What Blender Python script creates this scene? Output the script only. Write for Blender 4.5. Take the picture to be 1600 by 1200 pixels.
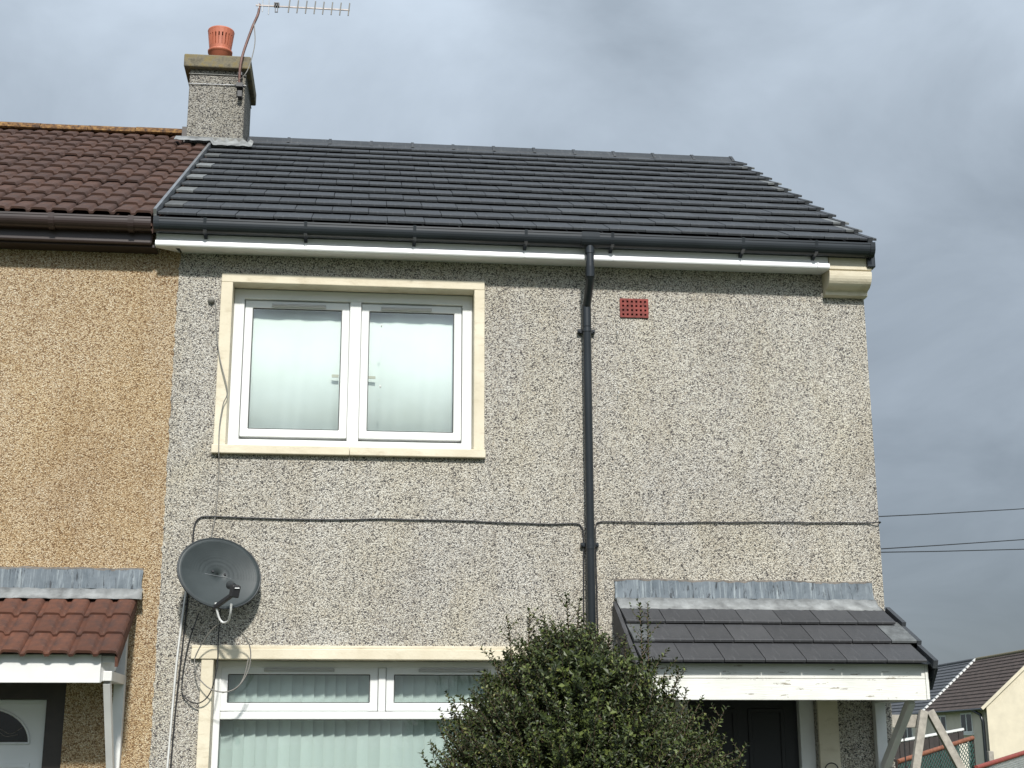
import bpy, bmesh, math, random
import numpy as np
from mathutils import Vector, Matrix
random.seed(7); rng = np.random.default_rng(7)
for o in list(bpy.data.objects): bpy.data.objects.remove(o)
S = bpy.context.scene; COL = S.collection; R = math.radians

# ------------------------------------------------------------------ camera
cam = bpy.data.objects.new('camera', bpy.data.cameras.new('camera')); COL.objects.link(cam)
cam.data.sensor_width = 36.0; cam.data.lens = 2200/1600*36
cam.data.clip_start = 0.1; cam.data.clip_end = 3000
PITCH, YAW, ROLL = R(14.42), R(6.3), R(-0.14)
f = Vector((math.sin(YAW)*math.cos(PITCH), math.cos(YAW)*math.cos(PITCH), math.sin(PITCH)))
r = Vector((math.cos(YAW), -math.sin(YAW), 0)); u = r.cross(f)
r2 = r*math.cos(ROLL)+u*math.sin(ROLL); u2 = u*math.cos(ROLL)-r*math.sin(ROLL)
M = Matrix((r2, u2, -f)).transposed().to_4x4(); M.translation = Vector((0, -9.75, 1.55))
cam.matrix_world = M; S.camera = cam

# ------------------------------------------------------------------ sun, sky, exposure
SUN_AZ, SUN_EL = R(-2), R(39)          # sun square in front of the facade, veiled by thin cloud
SUNV = Vector((-math.sin(SUN_AZ)*math.cos(SUN_EL), -math.cos(SUN_AZ)*math.cos(SUN_EL), math.sin(SUN_EL)))
sl = bpy.data.lights.new('sun', 'SUN'); sl.energy = 4.6; sl.angle = R(3.5); sl.color = (1, .965, .905)
so = bpy.data.objects.new('sun', sl); COL.objects.link(so)
so.rotation_euler = (-SUNV).to_track_quat('-Z', 'Y').to_euler(); so.location = (-3, -12, 14)
W = bpy.data.worlds.new('World'); S.world = W; W.use_nodes = True
nt = W.node_tree; N = nt.nodes; LK = nt.links; N.clear()
def wn(t, **k):
    n = N.new(t)
    for a, b in k.items(): setattr(n, a, b)
    return n
def wm(op, a, b=None, c=None):
    n = N.new('ShaderNodeMath'); n.operation = op
    for i, v in enumerate((a, b, c)):
        if v is None: continue
        if isinstance(v, (int, float)): n.inputs[i].default_value = v
        else: LK.new(v, n.inputs[i])
    return n.outputs[0]
out = wn('ShaderNodeOutputWorld'); bg = wn('ShaderNodeBackground'); bg.inputs[1].default_value = 0.1
LK.new(bg.outputs[0], out.inputs[0])
sky = wn('ShaderNodeTexSky', sky_type='NISHITA', sun_disc=False, sun_elevation=SUN_EL, sun_rotation=math.pi+SUN_AZ)
tc = wn('ShaderNodeTexCoord'); sep = wn('ShaderNodeSeparateXYZ'); LK.new(tc.outputs['Generated'], sep.inputs[0])
zc = wm('MAXIMUM', sep.outputs[2], 0.0); den = wm('ADD', zc, 0.5)
cmb = wn('ShaderNodeCombineXYZ'); LK.new(wm('DIVIDE', sep.outputs[0], den), cmb.inputs[0]); LK.new(wm('DIVIDE', sep.outputs[1], den), cmb.inputs[1])
cmb.inputs[2].default_value = 1.7
n1 = wn('ShaderNodeTexNoise'); n1.inputs['Scale'].default_value = 3.6; n1.inputs['Detail'].default_value = 8; n1.inputs['Roughness'].default_value = .55; n1.inputs['Distortion'].default_value = .4
LK.new(cmb.outputs[0], n1.inputs['Vector'])
rp = wn('ShaderNodeValToRGB'); LK.new(n1.outputs[0], rp.inputs[0])
e = rp.color_ramp.elements; e[0].position = .28; e[0].color = (.315, .37, .43, 1); e[1].position = .72; e[1].color = (.56, .645, .74, 1)
elev = wn('ShaderNodeMapRange', interpolation_type='LINEAR'); LK.new(sep.outputs[2], elev.inputs[0])
elev.inputs[1].default_value = .0; elev.inputs[2].default_value = .50; elev.inputs[3].default_value = .34; elev.inputs[4].default_value = 1.24
dt = wn('ShaderNodeVectorMath', operation='DOT_PRODUCT'); LK.new(tc.outputs['Generated'], dt.inputs[0]); dt.inputs[1].default_value = SUNV
n2 = wn('ShaderNodeTexNoise'); n2.inputs['Scale'].default_value = 9.0; n2.inputs['Detail'].default_value = 6; n2.inputs['Roughness'].default_value = .55; LK.new(cmb.outputs[0], n2.inputs['Vector'])
brk = wn('ShaderNodeMapRange'); LK.new(n2.outputs[0], brk.inputs[0]); brk.inputs[1].default_value = .36; brk.inputs[2].default_value = .66; brk.inputs[3].default_value = .2; brk.inputs[4].default_value = 3.0
glow = wm('MULTIPLY_ADD', wm('POWER', wm('MAXIMUM', dt.outputs['Value'], 0.0), 4.0), brk.outputs[0], 1.0)   # broken cloud brightens towards the sun
br = wm('MULTIPLY', wm('MULTIPLY', elev.outputs[0], glow), 10.5)
vm = wn('ShaderNodeVectorMath', operation='SCALE'); LK.new(rp.outputs[0], vm.inputs[0]); LK.new(br, vm.inputs['Scale'])
mx = wn('ShaderNodeMix', data_type='RGBA'); mx.inputs[0].default_value = .9
LK.new(sky.outputs[0], mx.inputs[6]); LK.new(vm.outputs[0], mx.inputs[7]); LK.new(mx.outputs[2], bg.inputs[0])
S.view_settings.view_transform = 'Standard'; S.view_settings.look = 'None'
S.view_settings.exposure = 0.0; S.view_settings.gamma = 1; S.view_settings.use_curve_mapping = False
S.render.engine = 'CYCLES'

# ------------------------------------------------------------------ helpers
def tag(o, label=None, cat=None, group=None, kind=None):
    if label: o['label'] = label
    if cat: o['category'] = cat
    if group: o['group'] = group
    if kind: o['kind'] = kind
    return o
def empty(name, loc=(0, 0, 0)):
    o = bpy.data.objects.new(name, None); COL.objects.link(o); o.location = loc; o.empty_display_size = .1
    return o
def wloc(p):
    v = Vector((0, 0, 0))
    while p: v += p.location; p = p.parent
    return v
class MB:
    def __init__(s): s.v = []; s.f = []; s.sm = []
    def add(s, vs, fs, smooth=False):
        b = len(s.v); s.v += [tuple(v) for v in vs]; s.f += [tuple(b+i for i in q) for q in fs]; s.sm += [smooth]*len(fs); return s
    def box(s, x0, x1, y0, y1, z0, z1):
        return s.add([(x, y, z) for z in (z0, z1) for y in (y0, y1) for x in (x0, x1)],
                     [(0, 2, 3, 1), (4, 5, 7, 6), (0, 1, 5, 4), (2, 6, 7, 3), (0, 4, 6, 2), (1, 3, 7, 5)])
    def bar(s, a, b, w, d, up=(0, 0, 1)):           # rectangular bar from a to b
        a, b = Vector(a), Vector(b); t = (b-a).normalized(); up = Vector(up); sd = t.cross(up).normalized(); up = sd.cross(t)
        vs = [p+sd*i*w/2+up*j*d/2 for p in (a, b) for i, j in ((-1, -1), (1, -1), (1, 1), (-1, 1))]
        return s.add(vs, [(3, 2, 1, 0), (4, 5, 6, 7), (0, 1, 5, 4), (1, 2, 6, 5), (2, 3, 7, 6), (3, 0, 4, 7)])
    def prof(s, pts, x0, x1, smooth=False, closed=True):   # a YZ profile (counter-clockwise seen from +X) swept along X
        n = len(pts); vs = [(x0, y, z) for y, z in pts]+[(x1, y, z) for y, z in pts]
        s.add(vs, [(i, (i+1) % n, n+(i+1) % n, n+i) for i in range(n if closed else n-1)], smooth)
        if closed: s.add(vs, [tuple(range(n-1, -1, -1)), tuple(range(n, 2*n))])
        return s
    def tube(s, pts, rad, seg=8, cap=True):
        pts = [Vector(p) for p in pts]; n = len(pts); vs = []; prev = None
        rads = rad if isinstance(rad, (list, tuple)) else [rad]*n
        for i, p in enumerate(pts):
            t = (pts[min(i+1, n-1)]-pts[max(i-1, 0)]).normalized()
            if prev is None: prev = t.orthogonal().normalized()
            a = (prev-t*prev.dot(t)).normalized(); prev = a; b = t.cross(a)
            vs += [p+(a*math.cos(2*math.pi*k/seg)+b*math.sin(2*math.pi*k/seg))*rads[i] for k in range(seg)]
        s.add(vs, [(i*seg+k, i*seg+(k+1) % seg, (i+1)*seg+(k+1) % seg, (i+1)*seg+k) for i in range(n-1) for k in range(seg)], True)
        if cap: s.add(vs, [tuple(range(seg-1, -1, -1)), tuple(range((n-1)*seg, n*seg))])
        return s
    def lathe(s, prof, c, seg=28, smooth=True):
        vs = [(c[0]+q*math.cos(2*math.pi*k/seg), c[1]+q*math.sin(2*math.pi*k/seg), c[2]+z) for q, z in prof for k in range(seg)]
        return s.add(vs, [(i*seg+k, i*seg+(k+1) % seg, (i+1)*seg+(k+1) % seg, (i+1)*seg+k) for i in range(len(prof)-1) for k in range(seg)], smooth)
    def ring(s, x0, x1, z0, z1, w, y0, y1):         # mitred rectangular frame, y0 is the front
        o = [(x0, z0), (x1, z0), (x1, z1), (x0, z1)]; i = [(x0+w, z0+w), (x1-w, z0+w), (x1-w, z1-w), (x0+w, z1-w)]
        vs = [(x, y, z) for y in (y0, y1) for q in (o, i) for x, z in q]; fs = []
        for k in range(4):
            m = (k+1) % 4
            fs += [(k, m, 4+m, 4+k), (8+m, 8+k, 12+k, 12+m), (m, k, 8+k, 8+m), (4+k, 4+m, 12+m, 12+k)]
        return s.add(vs, fs)
    def mesh(s, name, mat, off=Vector((0, 0, 0))):
        me = bpy.data.meshes.new(name); me.from_pydata([tuple(Vector(v)-off) for v in s.v], [], s.f)
        me.polygons.foreach_set('use_smooth', s.sm); me.validate()
        me.materials.append(mat); me.update(); return me
    def build(s, name, mat, parent=None, bevel=0, loc=None):
        base = wloc(parent) if parent else Vector((0, 0, 0)); off = Vector(loc) if loc else base
        o = bpy.data.objects.new(name, s.mesh(name, mat, off)); COL.objects.link(o)
        if parent: o.parent = parent
        if loc: o.location = Vector(loc)-base
        if bevel:
            b = o.modifiers.new('bevel', 'BEVEL'); b.width = bevel; b.segments = 2; b.limit_method = 'ANGLE'; b.angle_limit = R(40)
        return o
def inst(name, me, parent, mat4):
    o = bpy.data.objects.new(name, me); COL.objects.link(o); o.parent = parent
    m = mat4.copy(); m.translation = m.translation-wloc(parent); o.matrix_local = m; return o
def smooth_path(pts, n=6):                           # Catmull-Rom
    P = [Vector(p) for p in pts]; P = [P[0]*2-P[1]]+P+[P[-1]*2-P[-2]]; o = []
    for i in range(1, len(P)-2):
        for k in range(n):
            t = k/n; a, b, c, d = P[i-1:i+3]
            o.append(.5*((2*b)+(c-a)*t+(2*a-5*b+4*c-d)*t*t+(3*b-a-3*c+d)*t**3))
    return o+[P[-2]]
def wall_open(mb, x0, x1, z0, z1, y0, y1, opens):    # a wall slab with rectangular openings
    xs = sorted({x0, x1}|{v for q in opens for v in q[:2]}); zs = sorted({z0, z1}|{v for q in opens for v in q[2:]})
    hole = lambda cx, cz: any(q[0] < cx < q[1] and q[2] < cz < q[3] for q in opens)
    for a, b in zip(xs, xs[1:]):
        for c, d in zip(zs, zs[1:]):
            if hole((a+b)/2, (c+d)/2): continue
            mb.add([(a, y0, c), (b, y0, c), (b, y0, d), (a, y0, d)], [(0, 1, 2, 3)]); mb.add([(a, y1, c), (b, y1, c), (b, y1, d), (a, y1, d)], [(3, 2, 1, 0)])
    for a, b, c, d in opens+[(x0, x1, z0, z1)]:
        v = [(a, y0, c), (b, y0, c), (b, y0, d), (a, y0, d), (a, y1, c), (b, y1, c), (b, y1, d), (a, y1, d)]
        mb.add(v, [(0, 4, 5, 1), (1, 5, 6, 2), (2, 6, 7, 3), (3, 7, 4, 0)])
    return mb

# ------------------------------------------------------------------ materials
class G:                                             # tiny node-graph helper
    def __init__(s, name):
        s.m = bpy.data.materials.new(name); s.m.use_nodes = True; s.t = s.m.node_tree; s.b = s.t.nodes['Principled BSDF']; s.o = s.t.nodes['Material Output']
    def n(s, t, **k):
        n = s.t.nodes.new(t)
        for a, b in k.items(): setattr(n, a, b)
        return n
    def l(s, a, b): s.t.links.new(a, b)
    def co(s, sc=(1, 1, 1)):
        c = s.n('ShaderNodeTexCoord'); m = s.n('ShaderNodeMapping'); m.inputs['Scale'].default_value = sc; s.l(c.outputs['Object'], m.inputs[0]); return m.outputs[0]
    def noise(s, sc, det=4, rough=.55, vec=None, dist=0):
        n = s.n('ShaderNodeTexNoise'); n.inputs['Scale'].default_value = sc; n.inputs['Detail'].default_value = det; n.inputs['Roughness'].default_value = rough; n.inputs['Distortion'].default_value = dist
        s.l(vec if vec else s.co(), n.inputs['Vector']); return n.outputs[0]
    def ramp(s, fac, stops, interp='LINEAR'):
        n = s.n('ShaderNodeValToRGB'); n.color_ramp.interpolation = interp; e = n.color_ramp.elements
        while len(e) < len(stops): e.new(.5)
        for q, (p, c) in zip(e, stops): q.position = p; q.color = (*c, 1) if len(c) == 3 else c
        s.l(fac, n.inputs[0]); return n.outputs[0]
    def mix(s, fac, a, b, mode='MIX'):
        n = s.n('ShaderNodeMix', data_type='RGBA', blend_type=mode)
        for i, v in ((0, fac), (6, a), (7, b)):
            if isinstance(v, (int, float)): n.inputs[i].default_value = v
            elif isinstance(v, tuple): n.inputs[i].default_value = (*v, 1)
            else: s.l(v, n.inputs[i])
        return n.outputs[2]
    def math(s, op, a, b=0.0, c=0.0):
        n = s.n('ShaderNodeMath', operation=op)
        for i, v in enumerate((a, b, c)):
            if isinstance(v, (int, float)): n.inputs[i].default_value = v
            else: s.l(v, n.inputs[i])
        return n.outputs[0]
    def bump(s, h, dist=.01, st=1):
        n = s.n('ShaderNodeBump'); n.inputs['Distance'].default_value = dist; n.inputs['Strength'].default_value = st; s.l(h, n.inputs['Height']); s.l(n.outputs[0], s.b.inputs['Normal'])
    def fin(s, col, rough=.6, spec=.5, metal=0):
        if isinstance(col, tuple): s.b.inputs['Base Color'].default_value = (*col, 1)
        else: s.l(col, s.b.inputs['Base Color'])
        if isinstance(rough, (int, float)): s.b.inputs['Roughness'].default_value = rough
        else: s.l(rough, s.b.inputs['Roughness'])
        s.b.inputs['Specular IOR Level'].default_value = spec; s.b.inputs['Metallic'].default_value = metal; return s.m
def plain(name, c, rough=.5, var=.12, sc=6, spec=.5, bump=0, metal=0, rnd=0):
    g = G(name); n = g.noise(sc, 5)
    col = g.ramp(n, [(.3, tuple(v*(1-var) for v in c)), (.7, tuple(min(1, v*(1+var)) for v in c))])
    if rnd:
        oi = g.n('ShaderNodeObjectInfo'); col = g.mix(1.0, col, g.ramp(oi.outputs['Random'], [(0, (1-rnd,)*3), (1, (1+rnd*.6,)*3)]), 'MULTIPLY')
    if bump: g.bump(g.noise(sc*12, 3), bump)
    return g.fin(col, rough, spec, metal)
def pebbledash(name, stops, gap, scale, stain, warm, grime):
    g = G(name); v = g.n('ShaderNodeTexVoronoi'); v.inputs['Scale'].default_value = scale; v.inputs['Randomness'].default_value = 1
    co = g.co(); nz = g.n('ShaderNodeTexNoise'); nz.inputs['Scale'].default_value = scale*.9; nz.inputs['Detail'].default_value = 1; g.l(co, nz.inputs['Vector'])
    vmx = g.n('ShaderNodeVectorMath', operation='MULTIPLY_ADD'); g.l(nz.outputs['Color'], vmx.inputs[0]); vmx.inputs[1].default_value = (.005, .005, .005); g.l(co, vmx.inputs[2])
    g.l(vmx.outputs[0], v.inputs['Vector'])
    sp = g.n('ShaderNodeSeparateColor'); g.l(v.outputs['Color'], sp.inputs[0])
    col = g.ramp(sp.outputs[0], stops, 'CONSTANT')
    d = g.math('MULTIPLY', v.outputs['Distance'], 1.0)
    edge = g.ramp(d, [(.46, (0, 0, 0)), (.74, (1, 1, 1))])
    col = g.mix(edge, col, gap)
    big = g.noise(.8, 6, .62); col = g.mix(g.ramp(big, [(.40, (0, 0, 0)), (.70, (.8,)*3)]), col, stain, 'MULTIPLY')
    big2 = g.noise(1.6, 5, .6, g.co((1, 1, .6)), .5); col = g.mix(g.ramp(big2, [(.42, (0, 0, 0)), (.70, (.7,)*3)]), col, warm, 'MULTIPLY')
    run = g.noise(2.1, 6, .65, g.co((1.6, 1, .22))); col = g.mix(g.ramp(run, [(.50, (0, 0, 0)), (.74, (.75,)*3)]), col, grime, 'MULTIPLY')
    spot = g.noise(11, 3, .6); col = g.mix(g.ramp(spot, [(.56, (0, 0, 0)), (.74, (.5,)*3)]), col, grime, 'MULTIPLY')
    g.bump(g.ramp(d, [(0, (1, 1, 1)), (.8, (0, 0, 0))]), .007, .8)
    return g.fin(col, .85, .25)
M_ = {}
DST = [(0, (.05, .047, .05)), (.14, (.20, .19, .175)), (.20, (.44, .41, .35)), (.40, (.60, .57, .50)), (.72, (.71, .685, .615)), (.91, (.53, .475, .39))]
M_['dash'] = pebbledash('grey_pebbledash', DST, (.21, .195, .175), 132, (.84, .84, .86), (.97, .93, .82), (.83, .80, .76))
M_['dash_chimney'] = pebbledash('weathered_chimney_pebbledash', [(p, tuple(v*.62 for v in c)) for p, c in DST], (.10, .095, .09), 105, (.80, .80, .80), (.95, .93, .82), (.70, .69, .66))
M_['ochre'] = pebbledash('ochre_pebbledash', [(0, (.17, .105, .058)), (.15, (.40, .285, .165)), (.34, (.535, .42, .275)), (.70, (.64, .54, .39)), (.93, (.70, .63, .49))], (.225, .15, .085), 135, (.84, .80, .76), (1, .94, .80), (.82, .76, .68))
def cream():
    g = G('cream_masonry_paint'); n = g.noise(3, 5); c = g.ramp(n, [(.3, (.57, .505, .375)), (.7, (.68, .62, .485))])
    s = g.noise(7, 6, .7, g.co((1, 1, 3))); c = g.mix(g.ramp(s, [(.52, (0, 0, 0)), (.76, (.65,)*3)]), c, (.40, .33, .22)); g.bump(g.noise(60, 3), .0015); return g.fin(c, .6, .3)
M_['cream'] = cream()
M_['pvc'] = plain('white_upvc', (.72, .73, .715), .28, .03, 2)
M_['vent'] = plain('grey_white_vent', (.42, .42, .41), .4, .05)
M_['fascia_white'] = plain('white_upvc_cladding', (.80, .81, .81), .3, .04, 2)
def wornwhite():
    g = G('flaking_white_paint'); c = g.ramp(g.noise(4, 5), [(.3, (.62, .62, .57)), (.7, (.73, .73, .69))])
    fl = g.noise(9, 6, .65, g.co((1.0, 1, 5))); c = g.mix(g.ramp(fl, [(.635, (0, 0, 0)), (.65, (1, 1, 1))]), c, (.30, .27, .22))
    g.bump(g.noise(40, 3, .5, g.co((.2, 1, 3))), .002); return g.fin(c, .55, .35)
M_['wornwhite'] = wornwhite()
M_['whitepaint'] = plain('white_gloss_paint', (.68, .68, .66), .4, .08, 5)
M_['black_pvc'] = plain('black_gutter_plastic', (.018, .022, .026), .28, .2, 3, .5)
M_['dark_hole'] = plain('dark_void', (.008, .008, .008), .9, .1)
M_['brown_pvc'] = plain('brown_gutter_plastic', (.030, .018, .016), .42, .15, 3)
def slate(name, a, b):
    g = G(name); oi = g.n('ShaderNodeObjectInfo'); c = g.ramp(g.noise(5, 6, .6), [(.3, a), (.7, b)])
    c = g.mix(1.0, c, g.ramp(oi.outputs['Random'], [(0, (.90,)*3), (.5, (1, 1, 1)), (.94, (1.06,)*3), (1, (1.3, 1.3, 1.28))]), 'MULTIPLY')
    sp = g.noise(38, 3, .6); c = g.mix(g.ramp(sp, [(.70, (0, 0, 0)), (.76, (.55,)*3)]), c, (.30, .30, .29))
    st = g.noise(6, 5, .65, g.co((6, .7, 1))); c = g.mix(g.ramp(st, [(.55, (0, 0, 0)), (.8, (.28,)*3)]), c, (.24, .24, .24))
    g.bump(g.noise(90, 4), .0015); return g.fin(c, .62, .4)
M_['slate'] = slate('grey_flat_tile', (.034, .038, .043), (.050, .055, .061))
M_['slate_brown'] = slate('weathered_flat_tile', (.040, .041, .044), (.058, .058, .061))
M_['slate_pale'] = plain('mortared_pale_tile', (.125, .133, .134), .75, .4, 14, rnd=.45)
def pantile(name, a, b, lich):
    g = G(name); oi = g.n('ShaderNodeObjectInfo'); c = g.ramp(g.noise(6, 6, .65), [(.3, a), (.7, b)])
    c = g.mix(1.0, c, g.ramp(oi.outputs['Random'], [(0, (.84, .85, .87)), (.5, (1, 1, 1)), (1, (1.18, 1.14, 1.1))]), 'MULTIPLY')
    n = g.noise(24, 5, .7); c = g.mix(g.ramp(n, [(.64, (0, 0, 0)), (.72, (.7,)*3)]), c, lich)
    dk = g.noise(9, 4, .6); c = g.mix(g.ramp(dk, [(.44, (0, 0, 0)), (.70, (.75,)*3)]), c, (.045, .032, .03)); g.bump(g.noise(110, 4), .002); return g.fin(c, .8, .25)
M_['brown_tile'] = pantile('brown_concrete_tile', (.058, .032, .024), (.095, .053, .039), (.19, .155, .135))
M_['red_tile'] = pantile('terracotta_tile', (.082, .038, .026), (.14, .060, .039), (.25, .20, .155))
def lichen():
    g = G('lichened_ridge'); c = g.ramp(g.noise(30, 5, .7), [(.38, (.05, .036, .028)), (.47, (.13, .07, .035)), (.58, (.22, .125, .05)), (.68, (.30, .185, .075)), (.75, (.30, .26, .19))]); g.bump(g.noise(60, 4), .004); return g.fin(c, .9, .2)
M_['lichen'] = lichen()
def capm():
    g = G('mossy_concrete'); c = g.ramp(g.noise(13, 6, .65), [(.3, (.085, .078, .06)), (.5, (.18, .16, .115)), (.62, (.20, .16, .075)), (.75, (.19, .18, .145))]); g.bump(g.noise(50, 4), .004); return g.fin(c, .9, .2)
M_['cap'] = capm()
M_['mortar'] = plain('pale_mortar', (.23, .23, .215), .85, .35, 16, bump=.003)
M_['mortar_dark'] = plain('dark_mortar', (.17, .15, .13), .9, .4, 25)
M_['terracotta'] = plain('terracotta_pot', (.44, .135, .075), .55, .12, 8)
M_['airbrick'] = plain('red_painted_brick', (.19, .034, .026), .75, .4, 24)
def lead():
    g = G('streaked_lead'); c = g.ramp(g.noise(5, 4), [(.3, (.085, .105, .122)), (.7, (.155, .18, .20))])
    st = g.noise(5, 6, .7, g.co((9, 1, .5)), .6); c = g.mix(g.ramp(st, [(.52, (0, 0, 0)), (.72, (.75,)*3)]), c, (.38, .42, .43))
    dk = g.noise(6, 6, .75, g.co((5, 1, .8)), .8); c = g.mix(g.ramp(dk, [(.565, (0, 0, 0)), (.61, (.9,)*3)]), c, (.035, .04, .045)); g.bump(g.noise(14, 4), .006); return g.fin(c, .68, .3)
M_['lead'] = lead()
M_['leadpale'] = plain('pale_lead_apron', (.215, .222, .22), .7, .4, 11, bump=.004)
M_['steel'] = plain('grey_metal', (.30, .31, .32), .4, .2, 8, metal=.7)
M_['alu'] = plain('aluminium', (.20, .18, .17), .5, .25, 30, metal=.5)
M_['mast'] = plain('rusty_mast', (.16, .09, .075), .55, .3, 20, metal=.3)
M_['cable_black'] = plain('black_cable', (.02, .02, .022), .5)
M_['cable_grey'] = plain('grey_cable', (.20, .19, .17), .55)
M_['cable_white'] = plain('white_cable', (.62, .62, .60), .5)
def glass(name, refl):
    g = G(name); t = g.n('ShaderNodeBsdfTransparent'); t.inputs[0].default_value = (.935, .965, .953, 1)
    gl = g.n('ShaderNodeBsdfGlossy'); gl.inputs['Roughness'].default_value = .01; ge = g.n('ShaderNodeNewGeometry'); dp_ = g.n('ShaderNodeVectorMath', operation='DOT_PRODUCT'); g.l(ge.outputs['Incoming'], dp_.inputs[0]); g.l(ge.outputs['Normal'], dp_.inputs[1])
    fac = g.math('MULTIPLY_ADD', g.math('POWER', g.math('SUBTRACT', 1.0, g.math('ABSOLUTE', dp_.outputs['Value'])), 5.0), .96, .04)
    wv = g.n('ShaderNodeBump'); wv.inputs['Distance'].default_value = .002; wv.inputs['Strength'].default_value = .35; g.l(g.noise(2.2, 2), wv.inputs['Height']); g.l(wv.outputs[0], gl.inputs['Normal'])
    ms = g.n('ShaderNodeMixShader'); g.l(g.math('MULTIPLY', g.math('MINIMUM', g.math('MULTIPLY', fac, refl), 1.0), g.math('SUBTRACT', 1.0, ge.outputs['Backfacing'])), ms.inputs[0]); g.l(t.outputs[0], ms.inputs[1]); g.l(gl.outputs[0], ms.inputs[2]); g.l(ms.outputs[0], g.o.inputs[0]); return g.m
M_['glass'] = glass('double_glazing', 2.8)
M_['glass_up'] = glass('coated_double_glazing', 4.4)
M_['dark_glass'] = plain('dark_fanlight_glass', (.012, .016, .02), .08, .2)
M_['gasket'] = plain('black_gasket', (.02, .02, .02), .6)
M_['blind'] = plain('white_roller_fabric', (.83, .86, .84), .8, .02, 3)
M_['slat'] = plain('pale_blind_fabric', (.52, .575, .56), .8, .05, 5, rnd=.08)
M_['door_black'] = plain('black_door_paint', (.004, .0045, .006), .55, .2, 4)
M_['door_white'] = plain('white_door', (.74, .75, .76), .35, .04, 3)
M_['brownwood'] = plain('dark_brown_frame', (.028, .02, .016), .45, .25, 12)
M_['beige'] = plain('beige_handle', (.50, .46, .36), .4)
M_['wood'] = plain('weathered_timber', (.30, .275, .235), .8, .25, 14, bump=.002)
M_['darkfence'] = plain('dark_stained_boards', (.030, .024, .022), .7, .3, 12)
M_['rust'] = plain('rusty_rail', (.20, .075, .04), .7, .3, 20)
M_['redrail'] = plain('red_rail', (.24, .05, .035), .6, .25, 20)
M_['greenwire'] = plain('green_mesh_wire', (.02, .075, .06), .5)
M_['greywire'] = plain('grey_mesh_wire', (.30, .32, .31), .5, metal=.4)
M_['render'] = plain('cream_render', (.58, .52, .40), .85, .07, 2, bump=.004)
M_['render_grey'] = plain('pale_grey_render', (.64, .58, .49), .85, .07, 2, bump=.004)
M_['fartile'] = plain('brown_far_tile', (.078, .056, .047), .8, .35, 3)
M_['fargrey'] = plain('grey_far_tile', (.085, .088, .096), .7, .2, 3)
M_['farglass'] = plain('far_window_glass', (.03, .033, .036), .1, .2)
M_['concrete'] = plain('concrete_floor', (.30, .29, .27), .85, .15, 4, bump=.003)
M_['tarmac'] = plain('dark_tarmac', (.055, .054, .052), .9, .3, 9, bump=.004)
M_['paving'] = plain('worn_paving', (.13, .125, .12), .9, .25, 5, bump=.003)
def grassm():
    g = G('lawn'); c = g.ramp(g.noise(2, 6, .6), [(.3, (.035, .06, .018)), (.7, (.08, .11, .035))]); g.bump(g.noise(60, 4), .03); return g.fin(c, .9, .2)
M_['grass'] = grassm()
def leafm():
    g = G('evergreen_leaf'); ge = g.n('ShaderNodeNewGeometry'); c = g.ramp(ge.outputs['Random Per Island'], [(0, (.015, .023, .007)), (.45, (.034, .048, .012)), (.8, (.060, .080, .019)), (.97, (.105, .13, .03)), (1, (.16, .16, .05))])
    g.b.inputs['Subsurface Weight'].default_value = 0; return g.fin(c, .46, .35)
M_['leaf'] = leafm()
M_['bark'] = plain('bark', (.10, .07, .045), .85, .3, 20, bump=.003)
def perf():
    g = G('perforated_dish'); v = g.n('ShaderNodeTexVoronoi'); v.inputs['Scale'].default_value = 330; v.inputs['Randomness'].default_value = .15; g.l(g.co(), v.inputs['Vector'])
    hole = g.math('LESS_THAN', v.outputs['Distance'], .27); sp = g.n('ShaderNodeSeparateXYZ'); g.l(g.co(), sp.inputs[0])
    hole = g.math('MULTIPLY', hole, g.math('GREATER_THAN', sp.outputs[2], -.01))
    c = g.ramp(g.noise(7, 5), [(.3, (.030, .038, .039)), (.7, (.044, .054, .055))]); g.fin(c, .5, .4)
    t = g.n('ShaderNodeBsdfTransparent'); ms = g.n('ShaderNodeMixShader'); g.l(hole, ms.inputs[0]); g.l(g.b.outputs[0], ms.inputs[1]); g.l(t.outputs[0], ms.inputs[2]); g.l(ms.outputs[0], g.o.inputs[0]); return g.m
M_['dish'] = perf()
M_['seam'] = plain('pale_seam', (.13, .14, .145), .6)
M_['dishrim'] = plain('dark_grey_plastic', (.028, .033, .036), .45)

# ------------------------------------------------------------------ ground
gx = [-1500, -300, -80, -30, -10, 0, 5, 12, 25, 40, 60, 90, 150, 400, 1500]; gy = [-1500, -300, -60, -20, -8, -3, 0, 8, 14, 22, 32, 45, 60, 90, 150, 400, 1500]
def gz(x, y):
    t = min(1, max(0, (y-16)/40)); return -1.5*t*t*(3-2*t)
mb = MB(); mb.add([(x, y, gz(x, y)) for y in gy for x in gx], [(j*len(gx)+i, j*len(gx)+i+1, (j+1)*len(gx)+i+1, (j+1)*len(gx)+i) for j in range(len(gy)-1) for i in range(len(gx)-1)], True)
tag(mb.build('ground', M_['grass']), kind='structure')
tag(MB().box(-6, 9, -1.1, -.0, -.1, .03).build('path', M_['tarmac']), kind='structure')
tag(MB().box(2.1, 3.3, -9, -1.1, -.1, .028).build('garden_path', M_['tarmac']), kind='structure')
tag(MB().box(-60, 60, -16, -8.4, -.1, .02).build('pavement', M_['paving']), kind='structure')

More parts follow.
